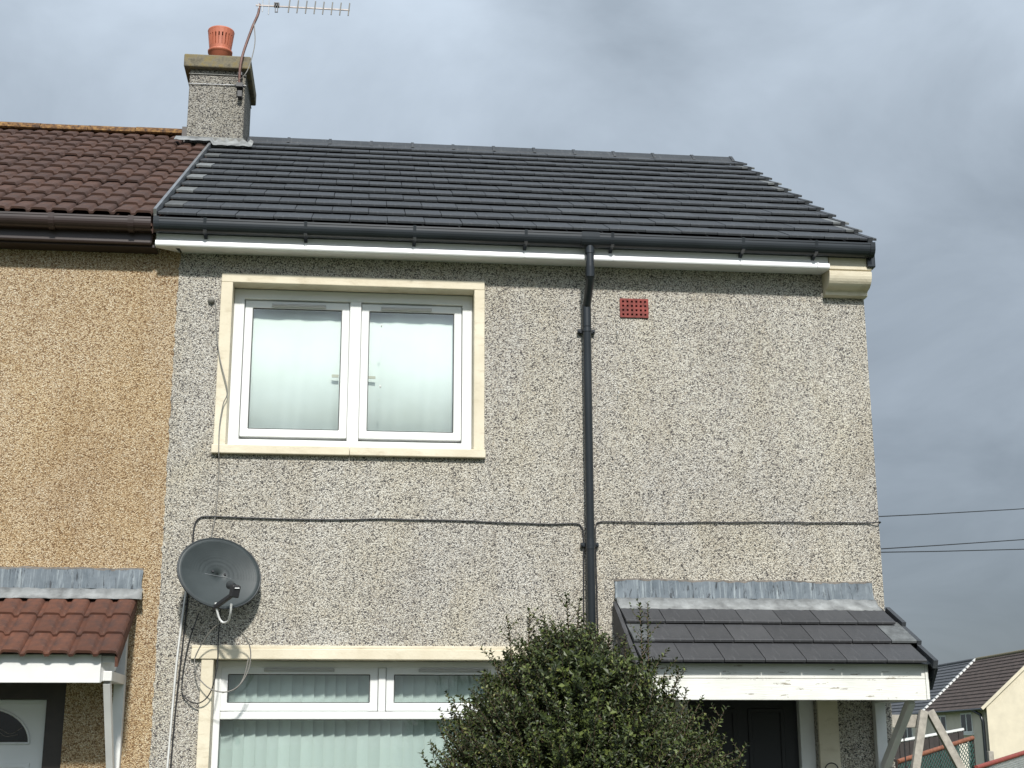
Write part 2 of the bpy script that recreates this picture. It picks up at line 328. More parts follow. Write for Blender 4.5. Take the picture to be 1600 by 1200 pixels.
# ------------------------------------------------------------------ roof frame
AL = math.atan(.614); CA, SA = math.cos(AL), math.sin(AL)
def rp_(x, s, h=0, y0=-.235, z0=5.142): return Vector((x, y0+s*CA-h*SA, z0+s*SA+h*CA))
def roof_mat(x, s, h, tilt=0, y0=-.235, z0=5.142, al=AL, jr=0):
    m = Matrix.Translation(Vector((x, y0+s*math.cos(al)-h*math.sin(al), z0+s*math.sin(al)+h*math.cos(al))))
    return m @ Matrix.Rotation(al-tilt, 4, 'X') @ Matrix.Rotation(jr, 4, 'Z')
GA, TW, TH = .3187, .268, .018
def flat_tile(name, w, L, th, mat):                 # origin at the tail's lower middle, length up the slope (+Y)
    e = .004; mb = MB(); g = .0025
    x0, x1 = -w/2+g, w/2-g
    mb.add([(x0, 0, 0), (x1, 0, 0), (x1, L, 0), (x0, L, 0), (x0, 0, th-e), (x1, 0, th-e), (x1, e*1.4, th), (x0, e*1.4, th), (x1, L, th), (x0, L, th)],
           [(3, 2, 1, 0), (0, 1, 5, 4), (4, 5, 6, 7), (7, 6, 8, 9), (1, 2, 8, 6, 5), (0, 4, 7, 9, 3), (2, 3, 9, 8)])
    return mb.mesh(name, mat)
T_full = flat_tile('tile', TW, .39, TH, M_['slate']); T_half = flat_tile('half_tile', TW/2, .39, TH, M_['slate_pale'])
T_half_dark = flat_tile('half_tile_dark', TW/2, .39, TH, M_['slate'])
def roll_tile(name, w, L, th, hgt, mat):            # double roman: two flat-topped rolls
    prof = []
    for k in range(2):
        b = -w/2+k*w/2
        prof += [(b, 0), (b+w*.085, .002), (b+w*.13, hgt*.85), (b+w*.17, hgt), (b+w*.42, hgt*.96), (b+w*.465, hgt*.8)]
    prof.append((w/2, 0)); n = len(prof); vs = [(x, 0, z) for x, z in prof]+[(x, 0, z+th) for x, z in prof]+[(x, L, z+th) for x, z in prof]
    mb = MB(); mb.add(vs, [(i, i+1, n+i+1, n+i) for i in range(n-1)]); mb.add(vs, [(n+i, n+i+1, 2*n+i+1, 2*n+i) for i in range(n-1)], True)
    mb.add([vs[0], vs[n], vs[2*n]], [(0, 1, 2)]); mb.add([vs[n-1], vs[2*n-1], vs[3*n-1]], [(2, 1, 0)])
    return mb.mesh(name, mat)

# ================================================================== THE GREY HOUSE
XL, XR = -1.31, 3.74
house = empty('end_terrace_house', (1.2, 0, 0))
tag(house, 'grey pebbledash end house with new dark flat-tiled roof and black downpipe', 'house')
UW = (-1.0, .866, 3.53, 4.826); LW = (-1.0, 1.50, .75, 2.14); DR = (2.20, 3.20, .02, 2.02)
wall_open(MB(), XL, XR, 0, 5.14, 0, .28, [UW, LW, DR, (1.89, 2.07, 4.61, 4.73)]).build('front_wall', M_['dash'], house)
rj = MB(); zz = [i*.02 for i in range(int(4.93/.02))]; jx = [XL-.004-.012*random.random()**2 for _ in zz]
rj.add([(q, -.0035, z) for q, z in zip(jx, zz)]+[(XL+.03, -.0035, z) for z in zz]+[(q, .004, z) for q, z in zip(jx, zz)], [(i, len(zz)+i, len(zz)+i+1, i+1) for i in range(len(zz)-1)]+[(2*len(zz)+i, i, i+1, 2*len(zz)+i+1) for i in range(len(zz)-1)]).build('render_edge', M_['dash'], house)
mb = MB(); pts = [(.283, 0), (6.66, 0), (6.66, 5.14), (3.33, 7.19), (.283, 5.31)]
mb.prof(pts, XR-.27, XR).build('gable_wall', M_['dash'], house)
mb = MB().prof(pts, XL, XL+.2); mb.build('party_wall', M_['dash'], house)
MB().box(XL+.205, XR-.275, 6.4, 6.655, 0, 5.14).build('back_wall', M_['dash'], house)
MB().box(XL+.205, XR-.275, .3, 6.39, 2.42, 2.6).build('upper_floor', M_['concrete'], house)
# roof: deck under the tiles, then each tile
mb = MB(); dk0 = rp_(0, .03, -.03); dk1 = rp_(0, 4.14, -.03); yb = 2*3.33-dk0.y
DECK = [(dk0.y, dk0.z-.08), (3.33, dk1.z-.08), (yb, dk0.z-.08), (yb, dk0.z), (3.33, dk1.z), (dk0.y, dk0.z)]
mb.prof(DECK, -1.45, 3.70)
roof = mb.build('roof', M_['slate'], house)
tilt = math.atan(.037/.39)
for k in range(13):
    s0 = k*GA; off = (k % 2)*TW/2; x = -1.452
    if k == 12: s0 -= .03
    cells = []
    if k % 2: cells.append((x, TW/2)); x += TW/2
    while x < 3.70-.02:
        w = TW if x+TW <= 3.705 else TW/2
        cells.append((x, w)); x += w
    for i, (xx, w) in enumerate(cells):
        last = i == len(cells)-1
        if xx < -1.10 and k >= 11: 
            if xx+w < -1.16 and k == 12: continue
        me = T_full if w == TW else (T_half if (i == 0 or (last and 1 and random.random() < .4)) else T_half_dark)
        inst('tile', me, roof, roof_mat(xx+w/2, s0+random.uniform(-.003, .003), .037+random.uniform(-.002, .002), tilt, jr=random.gauss(0, .0025)))
mb = MB(); ts = []
for k in range(13):                                  # far slope: stepped courses, never seen from the street
    p = rp_(0, k*GA, .03); q = rp_(0, (k+1)*GA, .005)
    ts.append((6.66-p.y, p.z, 6.66-q.y, q.z))
for y0, z0, y1, z1 in ts: mb.prof([(y0, z0-.03), (y0, z0), (y1, z1), (y1, z1-.03)], -1.452, 3.70)
mb.build('rear_tiling', M_['slate'], roof)
# ridge
RZ = rp_(0, 4.14, .035).z
for i in range(12):
    x0 = -1.172+i*.4065; mb = MB(); q = .0015*random.uniform(-1, 1)
    p = [(3.33-.125, RZ-.052), (3.33-.118, RZ-.035), (3.33-.03, RZ+.045), (3.33, RZ+.055), (3.33+.03, RZ+.045), (3.33+.118, RZ-.035), (3.33+.125, RZ-.052), (3.33, RZ+.02)]
    p = [(y, z+q) for y, z in p][::-1]
    mb.prof(p, x0, x0+.403); mb.prof([(3.33+(y-3.33)*1.05, z+.008) for y, z in p], x0+.385, x0+.412)
    mb.build('ridge_tile', M_['slate'], roof)
for k in range(13):                                  # stepped verge trim on the open gable side
    m = MB(); m.box(3.703, 3.738, -.006, GA+.03, -.05, .023); me = m.mesh('verge_trim', M_['black_pvc'] if 0 else M_['slate'], Vector((3.72, 0, 0)))
    inst('verge_trim', me, roof, roof_mat(3.72, k*GA-.004, .036, tilt))
MB().bar(rp_(3.718, .0, -.02), rp_(3.718, 4.12, -.02), .028, .10, (0, -SA, CA)).build('verge_board', M_['black_pvc'], roof)
mb = MB(); mb.bar(rp_(-1.468, -.02, .055), rp_(-1.468, 3.50, .05), .022, .05, (0, -SA, CA)); mb.build('verge_strip', M_['steel'], roof)
# fascia, soffit, corbel
MB().prof([(-.150, 5.14), (-.168, 5.14), (-.170, 5.008), (-.200, 5.003), (-.204, 4.974), (-.197, 4.963), (-.150, 4.962)], -1.465, 3.42).build('fascia', M_['fascia_white'], house, .003)
MB().prof([(-.149, 4.977), (-.149, 4.9635), (-.004, 4.980), (-.004, 4.995)], -1.30, 3.42).build('soffit', M_['fascia_white'], house)
mb = MB(); mb.add([(-1.465, -.149, 4.963), (-1.465, -.149, 5.13), (-1.465, -.005, 5.13), (-1.315, -.005, 4.98), (-1.33, -.149, 4.963), (-1.315, -.005, 5.13)], [(0, 1, 2), (0, 2, 3), (0, 3, 4), (2, 5, 3)]); mb.build('box_end', M_['fascia_white'], house)
for x in (-.42, .35, 1.15, 1.80, 2.75, 3.33): MB().box(x-.005, x+.005, -.2095, -.2035, 4.966, 5.005).build('fascia_joint', M_['pvc'], house)
prof = [(.01, 4.80), (-.045, 4.80), (-.06, 4.805), (-.062, 4.83), (-.075, 4.84)]
for k in range(9):
    t = k/8*math.pi/2; prof.append((-.075-.10*math.sin(t)*1.0, 4.94-.10*math.cos(t)))
prof += [(-.176, 4.955), (-.166, 4.958), (-.166, 4.966), (-.178, 4.97), (-.178, 5.10), (.01, 5.10)]
MB().prof(prof[::-1], 3.425, 3.748).build('corbel', M_['cream'], house, .003)
MB().box(3.71, 3.775, -.20, -.02, 4.985, 5.15).build('verge_end_box', M_['black_pvc'], house, .01)
# gutter: deep half-round trough
def gutter(x0, x1, mat, parent, yf, zt, name='gutter', w=.115, d=.092):
    cy = yf+w/2; o = []; i = []
    for k in range(13):
        t = math.pi+math.pi*k/12; c, s_ = math.cos(t), math.sin(t)
        o.append((cy+w/2*c, zt-.03+(d-.03)*s_)); i.append((cy+(w/2-.004)*c, zt-.03+(d-.034)*s_))
    p = [(yf-.004, zt), (yf-.004, zt-.012), (yf, zt-.014)]+o+[(yf+w, zt), (yf+w-.004, zt)]+i[::-1]+[(yf+.004, zt)]
    return MB().prof(p, x0, x1).build(name, mat, parent)
GY, GZ = -.288, 5.142
gut = gutter(-1.475, 3.735, M_['black_pvc'], house, GY, GZ)
def gclip(x, w=.05, mat='black_pvc', par=None, y=GY, z=GZ, grow=.005):
    cy = y+.0575; p = [(y-.007, z+.005)]
    for k in range(11):
        t = math.pi+math.pi*k/10; p.append((cy+(.0575+grow)*math.cos(t), z-.03+(.062+grow)*math.sin(t)))
    p += [(y+.12, z+.004)]; MB().prof(p, x-w/2, x+w/2).build('gutter_joint', M_[mat], par)
for x in (-1.455, 1.62, 3.728): gclip(x, .035 if x != 1.62 else .13, par=gut)
for x in (-.42, .35, 1.15, 1.78, 2.05+.7, 3.30, -1.12):
    m = MB(); m.prof([(-.285, 5.06), (-.17, 5.03), (-.17, 5.115), (-.175, 5.115)][::-1], x-.012, x+.012); gclip(x, .022, par=gut, grow=.0015); m.build('gutter_bracket', M_['black_pvc'], gut)
# downpipe
dp = MB(); path = smooth_path([(1.62, -.23, 5.06), (1.62, -.23, 4.95), (1.62, -.23, 4.86)], 2)+smooth_path([(1.62, -.225, 4.83), (1.622, -.19, 4.79), (1.62, -.10, 4.70), (1.618, -.065, 4.655)], 4)+[(1.618, -.06, 4.62), (1.618, -.06, .1)]
pipe = MB().tube(path, .0305, 16).build('downpipe', M_['black_pvc'], house)
for a, b, q in (((1.62, -.23, 5.06), (1.62, -.23, 5.0), .035), ((1.62, -.23, 4.90), (1.62, -.226, 4.825), .034), ((1.618, -.06, 4.66), (1.618, -.06, 4.50), .0335), ((1.618, -.06, 2.95), (1.618, -.06, 2.88), .034)):
    MB().tube([a, b], q, 16).build('pipe_collar', M_['black_pvc'], pipe)
for z in (4.475, 2.915, 1.3):
    m = MB(); m.tube([(1.618, -.06, z-.015), (1.618, -.06, z+.015)], .035, 16); m.box(1.555, 1.682, -.035, -.0, z-.014, z+.014); m.tube([(1.565, -.045, z), (1.565, -.03, z)], .009, 8); m.tube([(1.672, -.045, z), (1.672, -.03, z)], .009, 8); m.build('pipe_clip', M_['black_pvc'], pipe)
# air brick with 6 x 4 holes
x0, x1, z0, z1 = 1.875, 2.088, 4.597, 4.742; ab = MB(); xs = [x0]; zs = [z0]
for k in range(6): c = x0+.024+k*.033; xs += [c-.0075, c+.0075]
for k in range(4): c = z0+.023+k*.033; zs += [c-.0075, c+.0075]
xs.append(x1); zs.append(z1)
for i in range(13):
    for j in range(9):
        if i % 2 and j % 2: continue
        ab.box(xs[i], xs[i+1], -.012, .03, zs[j], zs[j+1])
airb = ab.build('air_brick', M_['airbrick'], house); MB().box(x0+.004, x1-.004, .031, .05, z0+.004, z1-.004).build('air_brick_back', M_['dark_hole'], airb)

# ---- windows
def casement(win, x0, x1, z0, z1, y, fw=.035, glass_in=.05, vent=None, dep=.05, gl='glass'):
    sash = MB().ring(x0, x1, z0, z1, fw+.018, y, y+dep).build('sash', M_['pvc'], win, .006)
    w = fw+.018
    MB().ring(x0+w-.002, x1-w+.002, z0+w-.002, z1-w+.002, .007, y+.006, y+.02).build('gasket', M_['gasket'], sash)
    MB().box(x0+w, x1-w, y+.014, y+.020, z0+w, z1-w).build('pane', M_[gl], sash)
    if vent:
        a, b, zz = vent; m = MB(); m.box(a, b, y-.014, y-.001, zz-.011, zz+.011); m.box(a+.01, b-.01, y-.020, y-.0145, zz-.004, zz+.009); tv = m.build('trickle_vent', M_['vent'], sash, .003)
    return sash
uw = empty('window', (-.067-1.2, 0, 3.53)); uw.parent = house
UZ0, UZ1 = 3.58, 4.768
m = MB(); m.box(-1.012, .876, -.022, .124, UZ1, 4.836).build('surround_head', M_['cream'], uw, .006)
MB().box(-1.012, -.930, -.0225, .124, UZ0, UZ1-.0005).build('surround_jamb', M_['cream'], uw, .004); MB().box(.800, .876, -.0225, .124, UZ0, UZ1-.0005).build('surround_jamb', M_['cream'], uw, .004)
MB().box(-1.022, -.0725, -.045, .124, 3.518, UZ0-.0005).build('sill', M_['cream'], uw, .006); MB().box(-.0705, .884, -.044, .124, 3.519, UZ0-.0005).build('sill', M_['cream'], uw, .006)
MB().ring(-.930, .800, UZ0, UZ1, .075, .1255, .195).build('frame', M_['pvc'], uw, .005)
MB().box(-.096, -.014, .1225, .195, UZ0+.074, UZ1-.074).build('mullion', M_['pvc'], uw, .005)
MB().box(-.93, .80, .10, .125, UZ0+.0, UZ0+.022).build('cill_nose', M_['pvc'], uw, .004)
casement(uw, -.852, -.098, 3.680, 4.690, .148, .038, vent=(-.66, -.27, 4.655), gl='glass_up'); casement(uw, -.012, .722, 3.680, 4.690, .148, .038, vent=(.13, .50, 4.655), gl='glass_up')
MB().box(-.215, -.165, .175, .186, 4.135, 4.155).build('handle', M_['beige'], uw); MB().box(.045, .10, .175, .186, 4.132, 4.15).build('handle', M_['beige'], uw)
lw = empty('window', (.25-1.2, 0, .75)); lw.parent = house
m = MB(); m.box(-1.085, 1.56, -.032, .12, 2.118, 2.186); m.box(-1.085, 1.56, -.022, .12, 2.189, 2.210); m.box(-1.08, 1.555, -.02, .12, 2.18, 2.2); m.build('lintel', M_['cream'], lw, .004)
for a, b in ((-1.016, -.936), (1.416, 1.496)): MB().box(a, b, -.0225, .124, .83, 2.1175).build('surround_jamb', M_['cream'], lw, .004)
MB().box(-1.05, 1.53, -.05, .124, .76, .8295).build('sill', M_['cream'], lw, .005)
LZ1 = 2.117
MB().ring(-.9355, 1.4155, .83, LZ1, .045, .1255, .195).build('frame', M_['pvc'], lw, .005)
MB().box(-.89, 1.37, .1225, .195, 1.728, 1.778).build('transom', M_['pvc'], lw, .005)
MB().box(.166, .216, .123, .194, 1.7785, LZ1-.046).build('mullion', M_['pvc'], lw, .005)
casement(lw, -.903, .163, 1.782, LZ1-.036, .132, .036, vent=(-.61, -.135, 2.055)); casement(lw, .219, 1.383, 1.782, LZ1-.036, .132, .036, vent=(.44, .92, 2.055))
MB().ring(-.896, 1.376, .87, 1.731, .007, .134, .156).build('gasket', M_['gasket'], lw); MB().box(-.89, 1.37, .144, .150, .874, 1.728).build('pane', M_['glass'], lw)
# blinds stand inside the rooms
rb = empty('roller_blind', (-.06, .25, 4.8)); tag(rb, 'plain white blind drawn down behind the upper window', 'blind')
MB().tube([(-.95, .27, 4.80), (.83, .27, 4.80)], .02, 12).build('roller', M_['blind'], rb)
m = MB(); n = 40; vs = [(-.95+1.78*i/n, .225+.003*math.sin(i*1.1)+.002*math.sin(i*2.7), z) for z in (3.56, 4.80) for i in range(n+1)]
m.add(vs, [(i, i+1, n+2+i, n+1+i) for i in range(n)], True); fb = m.build('fabric', M_['blind'], rb); sd = fb.modifiers.new('t', 'SOLIDIFY'); sd.thickness = .0015
MB().box(-.95, .83, .218, .232, 3.54, 3.562).build('bottom_bar', M_['blind'], rb)
vb = empty('vertical_blind', (.24, .22, .9)); tag(vb, 'pale grey-green vertical slat blind behind the ground-floor window', 'blind')
MB().box(-.95, 1.43, .235, .275, 2.12, 2.16).build('headrail', M_['pvc'], vb)
sm = MB(); n = 6
vs = [((-.5+i/n)*.089, .006*math.sin(math.pi*i/n), z) for z in (0, 1.24) for i in range(n+1)]; sm.add(vs, [(i, i+1, n+2+i, n+1+i) for i in range(n)], True); slat_me = sm.mesh('slat', M_['slat'])
for i in range(31):
    inst('slat', slat_me, vb, Matrix.Translation((-.93+i*.0765, 0.255+random.uniform(-.002, .002), .88)) @ Matrix.Rotation(R(-13+random.gauss(0, 2.2)), 4, 'Z') @ Matrix.Rotation(random.gauss(0, .003), 4, 'Y'))
sc = MB().tube([(-.77, .153, 1.664), (-.77, .168, 1.664)], .016, 12); tag(sc.build('suction_hook', M_['glass']), 'small clear suction hook stuck inside the ground-floor window', 'hook')

# ---- front door of the grey house
dr = empty('door', (2.7-1.2, .1, .02)); dr.parent = house
MB().ring(2.2, 3.2, -.1, 2.02, .105, .06, .2).build('frame', M_['whitepaint'], dr, .006)
MB().box(2.30, 3.10, .12, .165, .03, 1.92).build('leaf', M_['door_black'], dr, .003)
for a, b in ((2.40, 2.66), (2.74, 3.0)):
    for c, d in ((1.15, 1.80), (.25, .95)): MB().ring(a, b, c, d, .03, .110, .1215).build('moulding', M_['door_black'], dr, .004)
MB().box(2.56, 2.84, .108, .121, 1.02, 1.06).build('letter_plate', M_['steel'], dr)
for a, b in ((2.05, 2.199), (3.201, 3.345)): MB().box(a, b, -.024, .06, .03, 2.06).build('surround', M_['cream'], dr, .004)
MB().box(2.05, 3.345, -.0235, .06, 2.0605, 2.2).build('surround_head', M_['cream'], dr, .004)
hoop = MB().tube([(3.265+.047*math.cos(t), -.06, 1.385+.047*math.sin(t)) for t in [2*math.pi*k/32 for k in range(33)]], .004, 6, False); hoop.tube([(3.265, -.06, 1.34), (3.265, -.02, 1.335)], .005, 6)
tag(hoop.build('ring_hook', M_['cable_black']), 'thin black ring fixed to the cream door surround', 'ring')

# ---- chimney
ch = empty('chimney', (-1.45-1.2, 3.2, 6.6)); ch.parent = house
CX0, CX1, CY0, CY1 = -1.712, -1.182, 2.86, 3.56
MB().box(CX0, CX1, CY0, CY1, 6.3, 7.862).build('stack', M_['dash_chimney'], ch, .012)
m = MB(); m.box(CX0-.055, CX1+.045, CY0-.06, CY1+.06, 7.858, 7.99); cp = m.build('coping', M_['cap'], ch, .012)
MB().box(CX0-.006, CX1+.006, CY0-.012, CY1+.01, 7.60+.205, 7.60+.21).build('render_line', M_['mortar'], ch)
m = MB(); m.box(CX0-.012, CX1+.012, CY0-.014, CY1+.012, 7.02, 7.16); m.build('base_render', M_['mortar'], ch, .01)
m = MB(); n = 26; vs = []
for i in range(n+1):
    x = -1.80+i*(.72/n); up_ = .035 if x < -1.46 else 0; vs += [(x, *rp_(0, 3.47+.02*math.sin(i*1.7)+.015*random.random(), .060+up_)[1:]), (x, *rp_(0, 3.65, .072+up_)[1:]), (x, CY0-.02, 7.13+.02*math.sin(i*2.3))]
m.add(vs, [(3*i+j, 3*i+3+j, 3*i+4+j, 3*i+1+j) for i in range(n) for j in (0, 1)], True); m.build('lead_apron', M_['leadpale'], ch)
PX, PY, PZ = -1.462, 3.08, 8.04                                # pot with a slotted terminal
m = MB(); m.lathe([(.0, -.06), (.105, -.06), (.105, .10), (.118, .105), (.12, .125), (.108, .135)], (PX, PY, PZ)); pot = m.build('pot', M_['terracotta'], ch)
m = MB(); nS = 22
for k in range(nS):
    for (z0, z1), solid in (((.13, .165), 1), ((.165, .285), 0), ((.285, .33), 1)):
        a0 = 2*math.pi*(k-.5)/nS; a1 = 2*math.pi*(k+.5)/nS
        if not solid: a1 = a0+(a1-a0)*.62
        rr = lambda z: .104+.024*(z-.13)/.2
        vs = [((rr(z)-q)*math.cos(a)+PX, (rr(z)-q)*math.sin(a)+PY, PZ+z) for q in (0, .012) for z in (z0, z1) for a in (a0, a1)]
        m.add(vs, [(0, 1, 3, 2), (5, 4, 6, 7), (1, 5, 7, 3), (4, 0, 2, 6), (2, 3, 7, 6), (0, 4, 5, 1)])
m.lathe([(.126, .325), (.13, .335), (.128, .345), (.105, .352), (.0, .354)], (PX, PY, PZ)); m.lathe([(.085, .13), (.095, .33)], (PX, PY, PZ)); m.build('slotted_terminal', M_['terracotta'], pot)
# aerial strapped to the stack
ae = empty('tv_aerial', (-1.2, 2.8, 7.75)); tag(ae, 'thin television aerial with short rods on a bent rusty mast at the chimney', 'aerial')
MB().tube(smooth_path([(-1.235, 2.79, 7.68), (-1.23, 2.77, 7.86), (-1.205, 2.77, 8.02), (-1.135, 2.77, 8.28), (-1.085, 2.77, 8.43), (-1.075, 2.77, 8.535)], 5), .013, 10).build('mast', M_['mast'], ae)
BZ = 8.515
MB().box(-1.11, -.205, 2.752, 2.764, BZ-.006, BZ+.006).build('boom', M_['alu'], ae)
for i in range(8): x = -.79+i*.0825; MB().tube([(x+.006, 2.745, BZ+.068), (x-.006, 2.745, BZ-.068)], .0065, 6).build('director', M_['cable_grey'], ae)
for x, h in ((-1.085, .03), (-1.045, .06), (-.985, .085)): MB().tube([(x, 2.758, BZ+h), (x, 2.758, BZ-h*1.1)], .005, 6).build('reflector', M_['steel'], ae)
m = MB(); m.ring(-.925, -.895, BZ-.075, BZ+.02, .007, 2.735, 2.745); m.box(-.935, -.885, 2.735, 2.78, BZ-.005, BZ+.03); m.build('dipole', M_['cable_black'], ae)
m = MB(); m.box(-1.26, -1.20, 2.775, 2.86, 7.66, 7.70); m.box(-1.25, -1.21, 2.775, 2.85, 7.78, 7.81); m.box(-1.245, -1.205, 2.78, 2.86, 7.56, 7.62); m.build('bracket', M_['cable_black'], ae)
MB().tube(smooth_path([(-1.12, 2.755, 8.33), (-1.10, 2.74, 8.1), (-1.14, 2.73, 7.86), (-1.19, 2.74, 7.75), (-1.26, 2.80, 7.73), (-1.33, 2.845, 7.75), (-1.30, 2.85, 7.70)], 6), .005, 6).build('lead_cable', M_['cable_grey'], ae)
MB().tube([(CX0-.01, CY0-.012, 7.70), (CX1+.01, CY0-.012, 7.705)], .004, 6).build('lashing_wire', M_['steel'], ae)

# ---- canopy over the black door
def lead_flash(name, x0, x1, zt, zb, ya, za, parent, seed, n=60):
    rr = random.Random(seed); m = MB(); vs = []; wk = [0]
    for i in range(n): wk.append(.8*wk[-1]+rr.uniform(-.004, .004))
    for i in range(n+1):
        x = x0+(x1-x0)*i/n; j = lambda a: rr.uniform(-a, a)
        cr = -.007 if i % 9 in (4, 5) else 0; vs += [(x+j(.004), -.012+j(.003)+cr, zt+j(.004)+wk[i]), (x+j(.008), -.021+j(.004)+cr, (zt+zb)/2+j(.012)), (x, -.030+j(.004)+cr, zb+j(.003))]
    m.add(vs, [(3*i+q, 3*i+3+q, 3*i+4+q, 3*i+1+q)[::-1] for i in range(n) for q in (0, 1)], False)
    m2 = MB()
    for i in range(n): m2.bar((x0+(x1-x0)*i/n, -.006, zt+wk[i]+.004), (x0+(x1-x0)*(i+1)/n, -.006, zt+wk[i+1]+.004), .016, .012+.008*rr.random())
    o = m.build(name, M_['lead'], parent); m2.build('mortar_chase', M_['mortar_dark'], o); k = o.modifiers.new('t', 'SOLIDIFY'); k.thickness = .004; k.offset = 0
    m = MB(); vs = []
    for i in range(n+1):
        x = x0+(x1-x0)*i/n+.01; vs += [(x, -.031, zb+.004+rr.uniform(-.003, .003)), (x, ya*.55, (zb+za)/2+rr.uniform(-.003, .004)), (x+.008, ya+rr.uniform(-.006, .006), za+rr.uniform(-.002, .003))]
    m.add(vs, [(3*i+q, 3*i+3+q, 3*i+4+q, 3*i+1+q)[::-1] for i in range(n) for q in (0, 1)], True)
    o2 = m.build('apron', M_['leadpale'], o); k = o2.modifiers.new('t', 'SOLIDIFY'); k.thickness = .004; k.offset = 0
    return o
def bracket(par, x, w, mat, yf, zt, zb, bolts, zs):
    b = MB(); b.box(x-w/2, x+w/2, -.065, -.004, zb, zt).build('wall_post', mat, par, .004)
    MB().box(x-w/2+.001, x+w/2-.001, yf, -.066, zt-.062, zt-.001).build('bearer', mat, par, .004)
    MB().bar((x, yf+.05, zt-.063), (x, -.075, zs), w*.62, .062, (0, 0, 1)).build('strut', mat, par, .004)
    for z in bolts: MB().lathe([(0, .008), (.010, .006), (.012, 0)], (0, 0, 0), 10).build('bolt', M_['whitepaint'], par).matrix_local = Matrix.Translation(Vector((x+w/2+.001, -.035, z))-wloc(par)) @ Matrix.Rotation(R(90), 4, 'Y')
rc = empty('door_canopy', (2.77, 0, 1.83)); tag(rc, 'grey flat-tiled door canopy with flaking white boards beside the bush', 'canopy')
AL2 = math.atan2(2.50-2.055, .80-.03)
lead_flash('flashing', 1.79, 3.655, 2.668, 2.545, -.135, 2.462, rc, 5)
m = MB(); m.prof([(-.70, 2.085), (-.02, 2.045+.77*math.tan(AL2)), (-.02, 2.0+.77*math.tan(AL2)), (-.70, 2.04)][::-1], 1.81, 3.715); m.build('roof_deck', M_['brownwood'], rc)
for k in range(3):
    x = 1.805; cells = []
    if k % 2 == 1: cells.append((x, TW/2+.008)); x += TW/2
    while x < 3.70-.03: w = TW if x+TW < 3.73 else 3.722-x; cells.append((x, w)); x += w
    for i, (xx, w) in enumerate(cells):
        me = T_full if abs(w-TW) < .001 else None
        pale = (i == 0 or i == len(cells)-1) and k == 1
        me = flat_tile('tile', w, .36, TH, M_['slate_pale'] if pale else M_['slate_brown']) if (me is None or pale) else T2 if 'T2' in globals() else None
        if me is None: T2 = me = flat_tile('tile', TW, .36, TH, M_['slate_brown'])
        inst('tile', me, rc, roof_mat(xx+w/2, k*.285, .036, .10, -.815, 2.035, AL2, random.gauss(0, .003)))
for k in range(3):
    m = MB(); m.box(-.018, .012, -.006, .31, -.035, .019); inst('verge_trim', m.mesh('verge_trim', M_['slate']), rc, roof_mat(3.738, k*.285-.003, .036, .10, -.815, 2.035, AL2))
m = MB(); m.prof([(-.82, 2.03), (-.03, 2.03+.79*math.tan(AL2)), (-.03, 1.90+.79*math.tan(AL2)), (-.70, 1.90)], 3.742, 3.758); m.build('end_trim', M_['black_pvc'], rc)
m = MB(); m.prof([(-.82, 2.05), (-.03, 2.06+.79*math.tan(AL2)), (-.03, 1.86+.79*math.tan(AL2)), (-.80, 1.90)], 1.775, 1.802); m.build('end_board', M_['slate_brown'], rc)
MB().prof([(-.80, 2.062), (-.80, 2.057), (-.70, 2.110), (-.70, 2.115)], 1.80, 3.72).build('underlay', M_['black_pvc'], rc)
m = MB(); m.box(1.83, 3.70, -.735, -.705, 1.968, 2.085); m.build('upper_fascia_board', M_['wornwhite'], rc, .003)
m = MB(); m.box(1.83, 3.70, -.737, -.705, 1.832, 1.9655); m.build('lower_fascia_board', M_['wornwhite'], rc, .003)
MB().box(3.7005, 3.722, -.742, -.70, 1.835, 2.082).build('corner_trim', M_['wornwhite'], rc, .003)
MB().box(1.83, 3.70, -.7045, -.02, 1.90, 1.915).build('soffit_board', M_['whitepaint'], rc)
MB().box(3.7, 3.716, -.699, -.02, 1.84, 2.03).build('side_board', M_['wornwhite'], rc)
for x in (1.92, 3.635): bracket(rc, x, .075, M_['whitepaint'], -.68, 1.895, 1.05, (1.70, 1.25), 1.40)

# ---- lower cables, clipped to the wall
def cable(name, pts, rad, mat, label, n=6):
    return tag(MB().tube(smooth_path(pts, n), rad, 7).build(name, M_[mat]), label, 'cable')
j = lambda: random.uniform(-.004, .004)
cable('wall_cable', [(-1.20, -.012, .2), (-1.175, -.012, 1.6), (-1.135, -.012, 2.4), (-1.118, -.012, 2.85), (-1.112, -.012, 3.0), (-1.085, -.012, 3.062), (-1.02, -.012, 3.078)]+[(x, -.012, 3.075+.006*math.sin(x*3.1)-.010*max(0, x)/1.5+j()) for x in [-.85+.2*i for i in range(12)]]+[(1.52, -.012, 3.066), (1.565, -.012, 3.04), (1.578, -.014, 2.95), (1.572, -.014, 2.4), (1.57, -.014, 1.2)], 0.0052, 'cable_black', 'black cable running along the wall from beside the dish to the left of the downpipe')
cable('wall_cable', [(1.665, -.014, 1.2), (1.667, -.014, 2.4), (1.662, -.014, 2.95), (1.668, -.012, 3.05), (1.70, -.012, 3.08)]+[(x, -.012, 3.085+.006*math.sin(x*2.3)+.012*(x-1.7)/2+j()) for x in [1.85+.2*i for i in range(10)]]+[(3.75, -.008, 3.108), (3.752, .3, 3.11)], .0048, 'cable_black', 'black cable running along the wall from the right of the downpipe to the house corner')
cable('conduit', [(-1.135, -.014, 2.66), (-1.148, -.014, 2.5), (-1.178, -.014, 2.1), (-1.195, -.014, 1.6), (-1.215, -.014, .9), (-1.22, -.014, .2)], .0075, 'cable_white', 'pale grey conduit running down the wall below the left edge of the dish')
